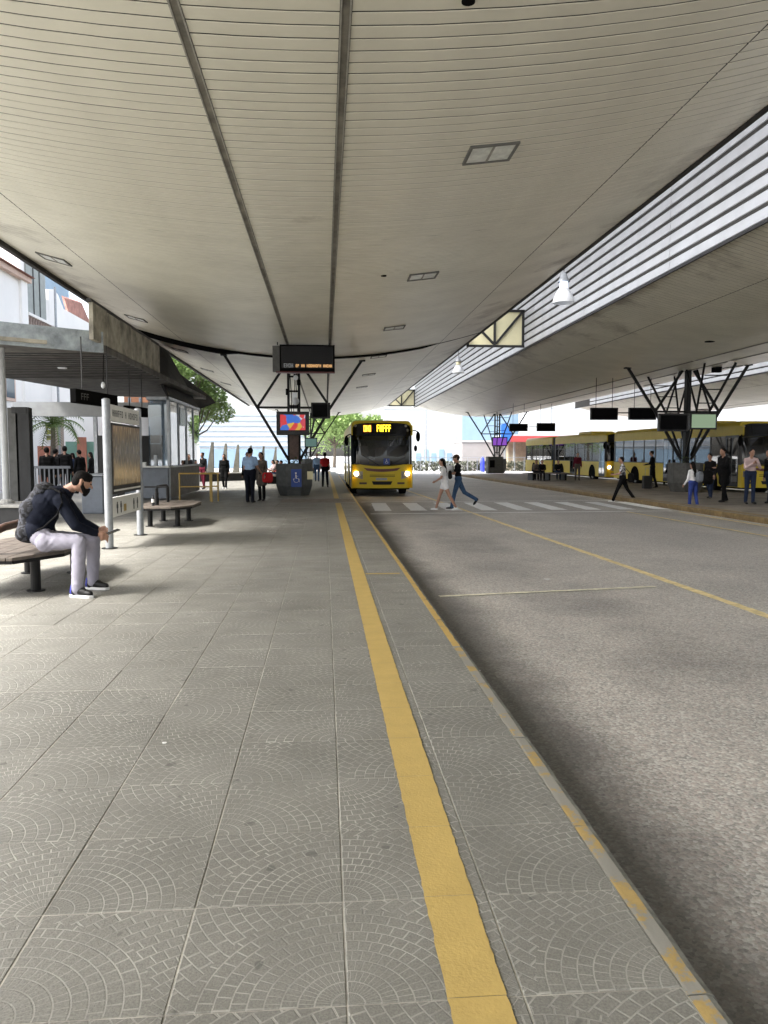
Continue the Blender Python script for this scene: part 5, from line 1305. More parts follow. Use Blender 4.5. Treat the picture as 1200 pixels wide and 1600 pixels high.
rf_ = root('street_railing', (at(720, 735, 79.5).x, 77.2, 0), 'light blue grey railing in front of the far hedge', 'railing')
MB().box(a.x, b.x, 77.0, 77.06, 1.25, 1.31).build('top_rail', M['galv'], rf_)
for i in range(26): x = a.x + (b.x - a.x) * i / 25; MB().box(x - .03, x + .03, 77, 77.06, -.15, 1.25).build('post', M['galv'], rf_)
bp = at(754, 722, 76); o = MB().lathe([(.22, -.15), (.22, .9), (.16, 1.2), (.05, 1.35)], (bp.x, 76, 0), 12).build('blue_bollard', mat('cobalt', (.03, .05, .5), .5)); tag(o, 'small vivid blue bollard right of the walking couple in the distance', 'bollard')
# second planter-like cabinet at the far pillar etc.
cbx = at(771, 730, 63.9); kb = root('island_cabinet', (cbx.x, 63.4, 0), 'grey cabinet with a black opening at the far island end', 'cabinet')
MB().box(cbx.x - .65, cbx.x + .65, 63.0, 63.9, 0, 1.4).build('cabinet_body', M['planter2'], kb, bevel=.03); MB().box(cbx.x - .5, cbx.x - .1, 62.98, 62.995, .5, 1.1).build('opening', M['black'], kb)
# ---------------------------------------------------------------- people
SK = mat('skin', (.34, .19, .13), .5, var=.06, vs=9); SK2 = mat('darker skin', (.25, .135, .09), .5)
def cloth(name, c, var=.12): return mat(name, c, .85, var=var, vs=9, bump=.25, bs=120, spec=.12)
CL = dict(navy=cloth('navy jersey', (.007, .009, .017), .2), black=cloth('black cloth', (.006, .006, .0065)), white=cloth('white cloth', (.70, .70, .72)),
          grey=cloth('pale grey jersey', (.30, .29, .345), .06), jeans=cloth('blue denim', (.045, .085, .16), .3), djeans=cloth('dark denim', (.02, .03, .06)),
          lblue=cloth('light blue shirt', (.28, .40, .58)), red=cloth('red cloth', (.50, .03, .035)), maroon=cloth('maroon cloth', (.12, .015, .03)),
          pink=cloth('pale pink cloth', (.55, .42, .42)), bluejean=cloth('bright blue denim', (.03, .05, .20)), greybrown=cloth('grey brown cloth', (.10, .085, .075)),
          shoe=mat('black shoe', (.008, .008, .008), .5, spec=.3), wshoe=mat('white shoe', (.68, .68, .68), .5), hair=mat('dark hair', (.005, .004, .0035), .75, bump=.7, bs=90, spec=.12),
          brown=cloth('brown hair cloth', (.06, .035, .02)), dnavy=cloth('dark navy trousers', (.006, .007, .013)), eye=mat('eye', (.02, .015, .01), .2))
def patmat(name, a, b, sc_):
    m = bpy.data.materials.new(name); m.use_nodes = True; n = m.node_tree; p = n.nodes['Principled BSDF']; tc = n.nodes.new('ShaderNodeTexCoord'); nz = n.nodes.new('ShaderNodeTexNoise'); nz.inputs['Scale'].default_value = sc_; nz.inputs['Detail'].default_value = 2
    cr = n.nodes.new('ShaderNodeValToRGB'); cr.color_ramp.elements[0].position = .48; cr.color_ramp.elements[1].position = .54; cr.color_ramp.elements[0].color = a + (1,); cr.color_ramp.elements[1].color = b + (1,)
    n.links.new(tc.outputs['Object'], nz.inputs['Vector']); n.links.new(nz.outputs['Fac'], cr.inputs[0]); n.links.new(cr.outputs[0], p.inputs['Base Color']); p.inputs['Roughness'].default_value = .85; return m
CL['pattern'] = patmat('black and white print', (.03, .03, .035), (.50, .50, .52), 16)
CL['camo'] = patmat('grey camouflage cloth', (.005, .005, .007), (.045, .048, .06), 26)

def remesh(mb, caps, name, mats, vox, smooth_it=3, fold=None):
    """fuse the overlapping closed volumes of mb into one skin; every face takes the material of the nearest volume in caps"""
    me = bpy.data.meshes.new('tmp'); me.from_pydata(mb.v, [], mb.f); o = bpy.data.objects.new('tmp', me); C.objects.link(o)
    m = o.modifiers.new('r', 'REMESH'); m.mode = 'VOXEL'; m.voxel_size = vox
    s = o.modifiers.new('s', 'SMOOTH'); s.iterations = smooth_it; s.factor = .5
    dg = bpy.context.evaluated_depsgraph_get(); me2 = bpy.data.meshes.new_from_object(o.evaluated_get(dg)); bpy.data.objects.remove(o); bpy.data.meshes.remove(me)
    me2.name = name; nv = len(me2.vertices); co = np.empty(nv * 3); me2.vertices.foreach_get('co', co); co = co.reshape(-1, 3)
    best = np.full(nv, 1e9); idx = np.zeros(nv, int)
    for (p, q, r0, r1, t) in caps:
        p = np.array(p); q = np.array(q); d = q - p; L2 = max(1e-9, (d * d).sum()); tt = np.clip(((co - p) @ d) / L2, 0, 1)
        dist = np.linalg.norm(co - (p + tt[:, None] * d), axis=1) - (r0 + (r1 - r0) * tt)
        k = dist < best; best[k] = dist[k]; idx[k] = t
    if fold is not None:
        no = np.empty(nv * 3); me2.vertices.foreach_get('normal', no); no = no.reshape(-1, 3)
        f = np.isin(idx, fold); w_ = (np.sin(co[:, 2] * 70 + 6 * np.sin(co[:, 0] * 17 + co[:, 1] * 13)) + np.sin(co[:, 0] * 55 + co[:, 2] * 31 + 4 * np.sin(co[:, 1] * 25))) * .0016
        co = co + no * (w_ * f)[:, None]; me2.vertices.foreach_set('co', co.ravel())
    for m_ in mats: me2.materials.append(m_)
    npoly = len(me2.polygons); tot = np.empty(npoly, int); st = np.empty(npoly, int); me2.polygons.foreach_get('loop_total', tot); me2.polygons.foreach_get('loop_start', st)
    lv = np.empty(len(me2.loops), int); me2.loops.foreach_get('vertex_index', lv)
    me2.polygons.foreach_set('material_index', idx[lv[st]]); me2.polygons.foreach_set('use_smooth', [True] * npoly); me2.update()
    return me2

# material slots on a body: 0 skin, 1 top, 2 bottom, 3 shoe, 4 sleeve end
def person(loc, heading, label, top='black', bottom='djeans', shoe='shoe', h=1.72, legs=((8, 5), (-8, 8)), arms=((5, 8, 10), (-5, 8, 10)), lean=2,
           sleeve='long', shorts=False, hair='short', skin=None, group=None, seated=False, hold=None, wide=1.0, headturn=0, dress=False, hairm='hair', vox=.017, headdown=8, cap_=None):
    k = h / 1.72; skin = skin or SK
    r = root('person', loc, label, 'person', group, R(heading))
    rx = lambda a: Matrix.Rotation(-R(a), 3, 'X')     # positive leans forward (+Y)
    mb = MB(); caps = []
    def cp(p, r0, q, r1, t):
        p = Vector(p); q = Vector(q); mb.cap(p, r0, q, r1, 14); caps.append((tuple(p), tuple(q), r0, r1, t))
    TH, SH, AH = .43 * k, .42 * k, .075 * k
    if seated: zp = .50
    else: zp = max(TH * math.cos(R(a)) + SH * math.cos(R(a - b)) + AH * max(.6, math.cos(R(a - b))) for a, b in legs)
    pel = Vector((0, 0, zp)); Tm = rx(lean)
    up = lambda x, y, z: pel + Tm @ Vector((x * k, y * k, z * k))
    bt = 2
    cp(up(-.075 * wide, 0, .02), .115 * k * wide, up(.075 * wide, 0, .02), .115 * k * wide, bt)
    cp(up(-.05 * wide, 0, .14), .105 * k * wide, up(.05 * wide, 0, .14), .105 * k * wide, 1)
    cp(up(-.07, .005, .28), .108 * k * wide, up(.07, .005, .28), .108 * k * wide, 1)
    cp(up(-.085, 0, .38), .100 * k, up(.085, 0, .38), .100 * k, 1)
    cp(up(-.13, -.005, .432), .056 * k, up(.13, -.005, .432), .056 * k, 1)
    for s in (-1, 1): cp(up(s * .03, 0, .475), .042 * k, up(s * .13, 0, .445), .042 * k, 1)
    cp(up(0, 0, .44), .058 * k, up(0, .012, .54), .050 * k, 0)
    hd = up(0, .02, .54); Hm = Matrix.Rotation(-R(headturn), 3, 'Z') @ rx(lean * .4 + headdown); H = lambda x, y, z: hd + Hm @ Vector((x * k, y * k, z * k))
    mb.ell(H(0, .012, .105), .073 * k, .092 * k, .112 * k, Hm); caps.append((tuple(H(0, .01, .06)), tuple(H(0, .01, .14)), .08 * k, .08 * k, 0))
    cp(H(0, .055, .03), .040 * k, H(0, .035, .07), .055 * k, 0)
    cp(H(0, .098, .105), .010 * k, H(0, .112, .075), .014 * k, 0)
    for s in (-1, 1): cp(H(s * .074, 0, .075), .012 * k, H(s * .078, -.008, .115), .016 * k, 0)
    for (s, (a, b)) in zip((-1, 1), legs):
        hip = pel + Vector((s * .09 * k * wide, 0, -.01)); kn = hip + rx(-a) @ Vector((0, 0, -TH)) if False else hip + Vector((0, math.sin(R(a)) * TH, -math.cos(R(a)) * TH))
        an = kn + Vector((0, math.sin(R(a - b)) * SH, -math.cos(R(a - b)) * SH))
        if seated: an = Vector((kn.x, kn.y + math.sin(R(a - b)) * SH, AH)); 
        th_t = 2; sh_t = 0 if shorts else 2
        if shorts:
            mid = hip.lerp(kn, .38); cp(hip, .098 * k * wide, mid, .088 * k, 2); cp(mid, .076 * k, kn, .054 * k, 0)
        else: cp(hip, .098 * k * wide, kn, .066 * k, 2)
        cp(kn, .055 * k if shorts else .064 * k, kn.lerp(an, .35), (.055 if shorts else .062) * k, sh_t); cp(kn.lerp(an, .35), (.055 if shorts else .062) * k, an, (.036 if shorts else .054) * k, sh_t)
        ft = R(a - b) * (0 if seated else .9); 
        if an.z < AH * 1.25 + .02: ft = 0 if a > 0 else ft
        fdir = Vector((s * .12, math.cos(ft), math.sin(ft) * (1 if ft < 0 else .8))).normalized(); dn = Vector((0, math.sin(ft) * .6, -1)).normalized()
        heel = an + dn * .032 * k - fdir * .03 * k; toe = an + dn * .038 * k + fdir * .15 * k
        cp(heel, .038 * k, toe - fdir * .04 * k, .040 * k, 3); cp(toe - fdir * .04 * k, .042 * k, toe, .030 * k, 3)
    if dress:
        cp(up(-.06, 0, -.02), .12 * k, up(.06, 0, -.02), .12 * k, 1); cp(up(-.07, 0, -.30), .13 * k, up(.07, 0, -.30), .13 * k, 1); cp(up(-.07, 0, .05), .12 * k, up(-.07, 0, -.3), .13 * k, 1); cp(up(.07, 0, .05), .12 * k, up(.07, 0, -.3), .13 * k, 1)
    hands = []
    for (s, (sw, ab, el_)) in zip((-1, 1), arms):
        sho = up(s * .168 * wide, 0, .425); ud = Matrix.Rotation(R(ab) * s * -1, 3, 'Y') @ Vector((0, math.sin(R(sw)), -math.cos(R(sw))))
        elb = sho + ud * .28 * k; fd = Matrix.Rotation(R(ab) * s * (.6 if el_ > 40 else -.6), 3, 'Y') @ Vector((0, math.sin(R(sw + el_)), -math.cos(R(sw + el_))))
        if el_ > 45: fd = Matrix.Rotation(R(s * (58 if el_ > 90 else 32)), 3, 'Z') @ fd
        wr = elb + fd * .25 * k
        st = 1 if sleeve in ('long', 'short') else 0
        if sleeve == 'short': mid = sho.lerp(elb, .62); cp(sho, .060 * k, mid, .054 * k, 1); cp(mid, .040 * k, elb, .038 * k, 0)
        else: cp(sho, .056 * k, elb, .046 * k if st else .038 * k, st)
        lt = 1 if sleeve == 'long' else 0
        cp(elb, (.044 if lt else .038) * k, wr, (.034 if lt else .025) * k, lt)
        cp(wr, .024 * k, wr + fd * .07 * k, .030 * k, 0); side = fd.cross(Vector((0, 1, 0)) if abs(fd.y) < .9 else Vector((0, 0, 1))).normalized()
        fwd = side.cross(fd).normalized()
        for q in range(4):
            b0 = wr + fd * .075 * k + fwd * (q - 1.5) * .018 * k; m1 = b0 + fd * (.045 - .006 * abs(q - 1.3)) * k + side * -.008 * s; cp(b0, .0095 * k, m1, .009 * k, 0); cp(m1, .009 * k, m1 + (fd * .9 - side * s * .45).normalized() * .03 * k, .008 * k, 0)
        cp(wr + fd * .02 * k + fwd * .022 * k, .012 * k, wr + fd * .065 * k + fwd * .052 * k, .010 * k, 0)
        hands.append(wr + fd * .10 * k)
    me = remesh(mb, caps, 'body', [skin, CL[top], CL[bottom], CL[shoe]], vox)
    o = bpy.data.objects.new('body', me); C.objects.link(o); o.parent = r
    if hair != 'none':
        hb = MB(); hb.ell(H(0, -.012, .125), .084 * k, .098 * k, .104 * k, Hm)
        if hair == 'long': hb.ell(H(0, -.055, .04), .085 * k, .055 * k, .13 * k, Hm); hb.ell(H(0, -.07, -.12), .085 * k, .045 * k, .16 * k, Hm); hb.ell(H(0, -.075, -.22), .07 * k, .04 * k, .12 * k, Hm)
        if hair == 'bun': hb.ell(H(0, -.11, .16), .045 * k, .045 * k, .045 * k, Hm)
        hv = []
        he = remesh(hb, [((0, 0, 0), (0, 0, .1), 1, 1, 0)], 'hair', [CL[hairm]], .013 if vox > .012 else .007)
        # clear the hair away from the face
        n = len(he.vertices); co = np.empty(n * 3); he.vertices.foreach_get('co', co); co = co.reshape(-1, 3); inv = Hm.inverted(); Hi = np.array(inv); loc_ = (co - np.array(hd)) @ Hi.T / k
        face = (loc_[:, 1] > .02) & (loc_[:, 2] < .165) & (loc_[:, 2] > -.05); loc_[face, 1] = np.minimum(loc_[face, 1], .02 + .25 * np.maximum(0, loc_[face, 2] - .12)); 
        if hair in ('short', 'bun'): low = loc_[:, 2] < .06; loc_[low, 1] = np.minimum(loc_[low, 1], -.02); loc_[low, 2] = np.maximum(loc_[low, 2], .03)
        co = (loc_ * k) @ np.array(Hm).T + np.array(hd); he.vertices.foreach_set('co', co.ravel()); he.update()
        o2 = bpy.data.objects.new('hair', he); C.objects.link(o2); o2.parent = r
    if cap_:
        cb_ = MB(); cb_.ell(H(0, -.005, .15), .088 * k, .10 * k, .075 * k, Hm); cb_.ell(H(0, .10, .14), .06 * k, .07 * k, .012 * k, Hm); cb_.build('cap', CL[cap_], r, W=False, smooth='all')
    ey = MB()
    for s in (-1, 1): ey.ell(H(s * .030, .098, .112), .012 * k, .008 * k, .007 * k, Hm, n=8, k=5)
    ey.build('eyes', CL['eye'], r, W=False, smooth='all')
    mo = MB(); mo.ell(H(0, .098, .042), .022 * k, .008 * k, .007 * k, Hm, n=8, k=5); mo.build('mouth', mat_mouth, r, W=False, smooth='all')
    r['hands'] = 0; del r['hands']
    rot = Matrix.Rotation(R(heading), 3, 'Z')
    return r, [Vector(loc) + rot @ x for x in hands], (lambda x, y, z: Vector(loc) + rot @ up(x, y, z))
mat_mouth = mat('lips', (.30, .12, .10), .5)
def bag(c, w_, d_, h_, rz, m_, label, strap_to=None, name='backpack'):
    r = root(name, c, label, 'bag', None, R(rz)); mb = MB()
    mb.ell((0, 0, 0), w_ / 2, d_ / 2, h_ / 2, n=14, k=10)
    mb.v = [(math.copysign(abs(x / (w_ / 2)) ** .55 * w_ / 2, x), math.copysign(abs(y / (d_ / 2)) ** .6 * d_ / 2, y), math.copysign(abs(z / (h_ / 2)) ** .6 * h_ / 2, z)) for x, y, z in mb.v]
    mb.build('bag_body', m_, r, W=False, smooth='all')
    pk = MB().ell((0, -d_ * .42, -h_ * .18), w_ * .36, d_ * .2, h_ * .24, n=12, k=8); pk.build('pocket', m_, r, W=False, smooth='all')
    if strap_to is not None:
        q = Matrix.Rotation(-R(rz), 3, 'Z') @ (Vector(strap_to) - Vector(c)); MB().tube([(-w_ * .3, 0, h_ * .42), q * .6 + Vector((-.03, 0, .05)), q, q * .6 + Vector((.03, 0, .05)), (w_ * .3, 0, h_ * .42)], .012, 6).build('strap', M['blacksteel'], r, W=False)
    else: MB().tube([(-.06, 0, h_ * .46), (-.05, 0, h_ * .60), (.05, 0, h_ * .60), (.06, 0, h_ * .46)], .012, 6).build('handle', M['blacksteel'], r, W=False)
    return r

# heading: 0 faces away from the camera (+Y), 90 faces left (-X), 180 faces the camera, -90 faces right
PE = {}
g = gr(391, 785); PE['guard'] = person((g.x, g.y, 0), -20, 'standing person in light blue shirt and dark trousers seen from behind', 'lblue', 'dnavy', h=1.80, legs=((2, 2), (-2, 2)), arms=((8, 6, 14), (14, 8, 40)), sleeve='short', wide=1.08, vox=.014)
g = gr(408, 783); PE['dark'] = person((g.x, g.y + .3, 0), 160, 'person in a long dark dress facing the one in the blue shirt', 'greybrown', 'black', h=1.66, legs=((3, 3), (-3, 3)), arms=((8, 8, 30), (10, 6, 20)), dress=True, hair='long', vox=.015)
bag((gr(418, 783).x, g.y + .15, .78), .36, .22, .36, 10, CL['red'], 'dark red shoulder bag beside the person in the dark dress', (gr(412, 783).x, g.y + .2, 1.3), 'shoulder_bag')
g = gr(384, 778); person((g.x, g.y + 1.0, 0), 170, 'person in black mostly hidden behind the one in the blue shirt', 'black', 'black', h=1.68, vox=.02)
g = gr(351, 764); person((g.x, g.y, 0), 175, 'person in black walking towards the platform past the concrete fins', 'black', 'black', h=1.62, legs=((14, 6), (-12, 14)), hair='long', shoe='wshoe', vox=.018, wide=1.1, dress=True)
g = gr(318, 764); person((g.x, g.y, 0), 150, 'dark clothed person at the far corner of the booth', 'black', 'maroon', h=1.68, hair='bun', vox=.02)
g = gr(508, 761); person((g.x, g.y, 0), 5, 'person in red top walking away along the kerb left of the bus', 'red', 'dnavy', h=1.72, legs=((16, 4), (-14, 22)), sleeve='short', vox=.017)
g = gr(497, 757); person((g.x - .1, g.y + 5, 0), 178, 'person in pale blue top far behind the one in red', 'lblue', 'jeans', h=1.68, vox=.02)
# seated on the low wall behind the planter
for (px, Y, tp_, lab, hr) in ((437, 44.0, 'greybrown', 'seated person in grey brown by the low wall left of the pillar', 'short'), (430, 46.0, 'pink', 'seated person in a pale top by the low wall beyond the planter', 'long'), (443, 42.0, 'red', 'seated person in red top close to the left side of the planter', 'short')):
    x = at(px, 711, Y).x; person((x, Y, 0), 120, lab, tp_, 'djeans', seated=True, legs=((85, 85), (80, 80)), arms=((35, 6, 45), (35, 6, 45)), lean=12, hair=hr, vox=.022)
    if px == 437:
        wbn = root('platform_bench', (x + .1, Y, 0), 'long low bench beyond the planter with seated people', 'bench'); MB().box(x - .9, x + .8, Y - 3.2, Y + 3.0, .40, .455).build('seat', M['bench'], wbn); 
        for dy in (-2.6, 0, 2.4): MB().box(x - .5, x + .5, Y + dy - .05, Y + dy + .05, 0, .40).build('leg', M['blacksteel'], wbn)
# the couple on the crossing
g = gr(694, 797, road_z); Cw = person((g.x, g.y, road_z), 78, 'long haired person in white top and shorts striding over the crossing', 'white', 'white', shoe='wshoe', h=1.66, legs=((-22, 8), (20, 4)), arms=((12, 6, 50), (-10, 8, 20)), sleeve='short', shorts=True, hair='long', vox=.012, lean=4)
g2 = gr(718, 796, road_z); Cm = person((g2.x, g2.y + .25, road_z), 82, 'person in black shirt, jeans and cap walking on the crossing', 'black', 'jeans', h=1.76, legs=((16, 5), (-26, 34)), arms=((25, 8, 80), (-8, 10, 20)), sleeve='short', vox=.012, lean=3, cap_='brown', skin=SK)
wb = bag(Cm[2](.0, .27, .30), .34, .26, .30, 80, CL['white'], 'white bundle carried between the two people on the crossing', None, 'white_bundle')
bag(Cw[2](.05, -.19, .22), .20, .12, .26, 78, CL['black'], 'small black bag on the back of the person in white', None, 'small_bag')
# right: walker in patterned top
g = gr(972, 784, road_z); Wk = person((g.x, g.y, road_z), 70, 'person in black and white patterned top striding towards the second island kerb', 'pattern', 'black', shoe='wshoe', h=1.72, legs=((24, 4), (-24, 12)), arms=((20, 8, 60), (-15, 10, 25)), sleeve='short', vox=.013, wide=1.1)
bag(Wk[2](.05, -.28, .0), .34, .22, .34, 70, CL['black'], 'black bag carried by the person in the patterned top', Wk[2](.1, -.05, .42), 'shoulder_bag')
# waiting on the second island
def isl(px, py, *a, **k): g = gr(px, py); return person((g.x, g.y, 0), *a, **k)
isl(902, 750.5, 170, 'person in maroon top standing before the first parked bus', 'maroon', 'greybrown', h=1.72, vox=.018)
for (px, Y, tp_, bt_c, lab) in ((838, 46.0, 'greybrown', 'black', 'seated person in grey brown top, left of two before the parked bus'), (847, 45.2, 'black', 'black', 'seated person in black, second from the left before the parked bus'), (872, 46.5, 'black', 'djeans', 'seated dark figure with a bag near the rear wheel of the parked bus')):
    x = at(px, 711, Y).x; person((x, Y, 0), 170, lab, tp_, bt_c, seated=True, legs=((85, 85), (80, 80)), arms=((30, 6, 50), (30, 6, 50)), lean=10, vox=.02)
xb = at(838, 711, 46).x; ib = root('island_bench', (xb, 45.8, 0), 'low dark bench on the second island under the seated figures', 'bench')
MB().box(xb - .6, xb + 2.0, 45.2, 46.9, .40, .455).build('seat', M['bench'], ib)
for dx in (-.3, .7, 1.7): MB().box(xb + dx - .05, xb + dx + .05, 45.5, 46.6, 0, .40).build('leg', M['blacksteel'], ib)
isl(1019, 762, 60, 'slim person in black standing left of the large pillar planter', 'black', 'black', h=1.78, hair='short', vox=.016, arms=((20, 5, 60), (5, 5, 10)))
g = gr(1011, 765); sc_ = root('suitcase', (g.x, g.y, 0), 'small dark suitcase beside the slim person in black', 'suitcase'); MB().box(g.x - .2, g.x + .2, g.y - .12, g.y + .12, .05, .62).build('case', M['darkgrey'], sc_, bevel=.03); MB().tube([(g.x - .1, g.y, .62), (g.x - .1, g.y, .95), (g.x + .1, g.y, .95), (g.x + .1, g.y, .62)], .012, 6).build('handle', M['galv'], sc_)
g = gr(1041, 757); person((g.x, g.y, 0), -20, 'dark clothed person at the door of the bus behind the pillar', 'black', 'black', h=1.80, vox=.018)
g = gr(1082, 795, road_z); kid = person((g.x, g.y, road_z), 20, 'shorter person in pale grey top and bright blue jeans at the island kerb', 'white', 'bluejean', h=1.50, legs=((6, 4), (-6, 8)), arms=((8, 6, 30), (6, 6, 25)), hair='long', vox=.012)
bag(kid[2](.12, -.17, .22), .24, .16, .34, 20, M['counter'], 'grey blue backpack of the shorter person at the island kerb')
g = gr(1130, 784); person((g.x, g.y, 0), 95, 'broad person in a long black coat on the island, right of the pale grey top', 'black', 'black', h=1.80, wide=1.3, dress=True, arms=((25, 10, 60), (5, 10, 15)), vox=.015)
g = gr(1120, 780); person((g.x + .05, g.y + .6, 0), 120, 'person in black standing close behind the black coat', 'black', 'djeans', h=1.62, wide=1.1, vox=.018)
bag((g.x - .25, g.y + .2, .75), .38, .3, .5, 0, CL['black'], 'bulky black bag held beside the black coat', None)
g = gr(1171, 787); person((g.x, g.y, 0), 175, 'person in pale pink top and dark jeans with folded arms facing the road', 'pink', 'djeans', h=1.76, legs=((3, 2), (-3, 3)), arms=((28, 12, 95), (24, 12, 100)), vox=.013, skin=SK)
g = gr(1199, 786); person((g.x + .05, g.y, 0), 100, 'person in black cut off by the right edge of the view', 'black', 'djeans', h=1.74, vox=.015)
# dark figures beyond the railing on the left
for (px, Y, top_, hh, hd_, lab) in ((73, 27.0, 'black', 1.84, 20, 'tall dark figure behind the railing, leftmost of the group'), (85, 28.5, 'black', 1.80, -30, 'dark figure second from the left behind the railing'), (101, 30.0, 'black', 1.92, 10, 'dark figure with raised collar in the middle behind the railing'),
                                     (115, 33.0, 'djeans', 1.66, 100, 'shorter dark figure right of the middle behind the railing'), (125, 31.5, 'black', 1.78, 60, 'dark figure near the turnstile cabinet'), (143, 34.0, 'black', 1.70, 90, 'dark figure half hidden by the map post')):
    x = at(px, 711, Y).x; person((x, Y, 0), hd_, lab, top_, 'black', h=hh, vox=.02, group=None, wide=1.05, skin=SK2, hair='long' if px in (115, 143) else 'short')

# ---------------------------------------------------------------- the seated man in the foreground
def seated_man():
    r = root('person', (-3.05, 8.75, 0), 'person in navy jumper and pale grey trousers sitting bent over a phone on the bench', 'person')
    mb = MB(); caps = []
    def cp(p, r0, q, r1, t): p = Vector(p); q = Vector(q); mb.cap(p, r0, q, r1, 18, k=5); caps.append((tuple(p), tuple(q), r0, r1, t))
    NY, MY, FY = 8.52, 8.70, 8.88      # near side, middle, far side
    P = at
    hipn, hipf = P(72, 846, NY + .04), P(76, 842, FY - .04)
    cp(hipn, .118, hipf, .118, 2); cp(P(64, 838, MY - .1), .12, P(66, 836, MY + .1), .12, 2)
    kn, kf_ = P(124, 846, NY - .02), P(146, 844, FY - .02)
    cp(hipn, .106, kn, .074, 2); cp(hipf, .106, kf_, .074, 2)
    an, af = P(121, 908, NY - .10), P(145, 897, FY + .02)
    an.z = .12; af.z = .12
    mid = kn.lerp(an, .4); cp(kn, .074, mid, .076, 2); cp(mid, .076, an, .062, 2)
    mid = kf_.lerp(af, .4); cp(kf_, .074, mid, .076, 2); cp(mid, .076, af, .062, 2)
    for a_ in (an, af): cp(a_ + Vector((0, 0, .02)), .066, a_ + Vector((.0, 0, -.03)), .060, 2)
    # torso bent forward
    w1 = P(62, 828, MY); w2 = P(66, 805, MY); c1 = P(76, 786, MY); c2 = P(90, 776, MY)
    for (c, rr, hw) in ((w1, .140, .07), (w2, .148, .07), (c1, .145, .09), (c2, .120, .10)): cp(c + Vector((0, -hw, 0)), rr, c + Vector((0, hw, 0)), rr, 1)
    cp(w1, .135, c1, .14, 1); cp(c1, .14, c2, .125, 1)
    sn, sf = P(94, 782, NY + .01), P(98, 778, FY + .01)
    cp(sn, .078, sf, .078, 1)
    neck0 = P(100, 770, MY); neck1 = P(118, 758, MY); cp(neck0, .066, neck1, .054, 0)
    cp(P(95, 772, MY), .085, P(106, 768, MY), .070, 1)
    # arms: elbows on the thighs, hands together over the knees
    en, ef = P(118, 822, NY - .06), P(128, 815, FY + .03)
    wn, wf = P(150, 833, NY + .06), P(154, 828, FY - .08)
    cp(sn, .076, sn.lerp(en, .5), .068, 1); cp(sn.lerp(en, .5), .068, en, .056, 1); cp(en, .056, wn, .040, 1)
    cp(sf, .074, ef, .056, 1); cp(ef, .056, wf, .040, 1)
    # hands
    pn = wn + Vector((.055, .02, -.015)); pf = wf + Vector((.05, -.02, .01))
    cp(wn, .028, pn, .034, 0); cp(pn + Vector((0, 0, -.02)), .026, pn + Vector((.0, 0, -.055)), .020, 0)
    cp(wf, .028, pf, .032, 0)
    for q in range(4):
        b0 = pn + Vector((.022, .01, .012 - q * .021)); b1_ = b0 + Vector((.032 - .003 * q, .014, -.018)); b2_ = b1_ + Vector((.006, .018, -.026)); cp(b0, .0105, b1_, .0095, 0); cp(b1_, .0095, b2_, .0085, 0)
        b0 = pf + Vector((.020, -.004, .018 - q * .020)); b1_ = b0 + Vector((.034 - .003 * q, -.010, -.006)); b2_ = b1_ + Vector((.012, -.016, -.018)); cp(b0, .0105, b1_, .0095, 0); cp(b1_, .0095, b2_, .0085, 0)
    cp(pn + Vector((-.01, .02, .02)), .012, pn + Vector((.028, .030, .034)), .010, 0); cp(pf + Vector((-.01, -.01, .022)), .012, pf + Vector((.030, -.016, .034)), .010, 0)
    # head: turned to the right and down
    hc = P(128, 753, MY); Hm = Matrix.Rotation(-R(70), 3, 'Z') @ Matrix.Rotation(-R(24), 3, 'X')
    H = lambda x, y, z: hc + Hm @ Vector((x, y, z))
    mb.ell(hc, .076, .098, .108, Hm, 20, 14); caps.append((tuple(H(0, 0, -.03)), tuple(H(0, 0, .03)), .085, .085, 0))
    cp(H(0, -.02, -.06), .058, neck1, .056, 0)
    cp(H(0, .045, -.075), .044, H(0, .03, -.03), .058, 0)           # jaw
    cp(H(0, .098, .012), .009, H(0, .120, -.022), .014, 0)          # nose
    cp(H(-.03, .088, .03), .012, H(.03, .088, .03), .012, 0)         # brow
    for s in (-1, 1): cp(H(s * .076, -.005, -.028), .012, H(s * .082, -.016, .016), .017, 0)
    me = remesh(mb, caps, 'body', [SK, CL['navy'], CL['grey']], .0075, 4, fold=(1, 2))
    o = bpy.data.objects.new('body', me); C.objects.link(o); o.parent = r; me.transform(Matrix.Translation(-Vector(r.location)))
    def sub(build, name, m_, vox=.006, sm=2):
        mb2 = MB(); build(mb2); e = remesh(mb2, [((0, 0, 0), (0, 0, 1), 1, 1, 0)], name, [m_], vox, sm); e.transform(Matrix.Translation(-Vector(r.location))); o_ = bpy.data.objects.new(name, e); C.objects.link(o_); o_.parent = r; return o_
    def hair_(m):
        m.ell(H(0, -.006, .040), .080, .100, .084, Hm, 20, 12); m.ell(H(0, -.040, .0), .076, .068, .085, Hm, 20, 12); m.ell(H(0, .045, .085), .055, .045, .030, Hm)
    sub(hair_, 'hair', CL['hair'])
    def beard_(m):
        m.cap(H(-.030, .070, -.082), .034, H(.030, .070, -.082), .034, 14); m.cap(H(0, .085, -.075), .034, H(0, .080, -.115), .026, 14)
        for s in (-1, 1): m.cap(H(s * .062, .02, -.045), .022, H(s * .045, .06, -.085), .026, 12); m.cap(H(s * .068, .004, .0), .014, H(s * .064, .02, -.05), .020, 12)
        m.cap(H(-.022, .104, -.045), .011, H(.022, .104, -.045), .011, 10)
    sub(beard_, 'beard', CL['hair'])
    ey = MB()
    for s in (-1, 1): ey.ell(H(s * .031, .094, .012), .012, .008, .008, Hm, 10, 6)
    ey.build('eyes', CL['eye'], r, smooth='all')
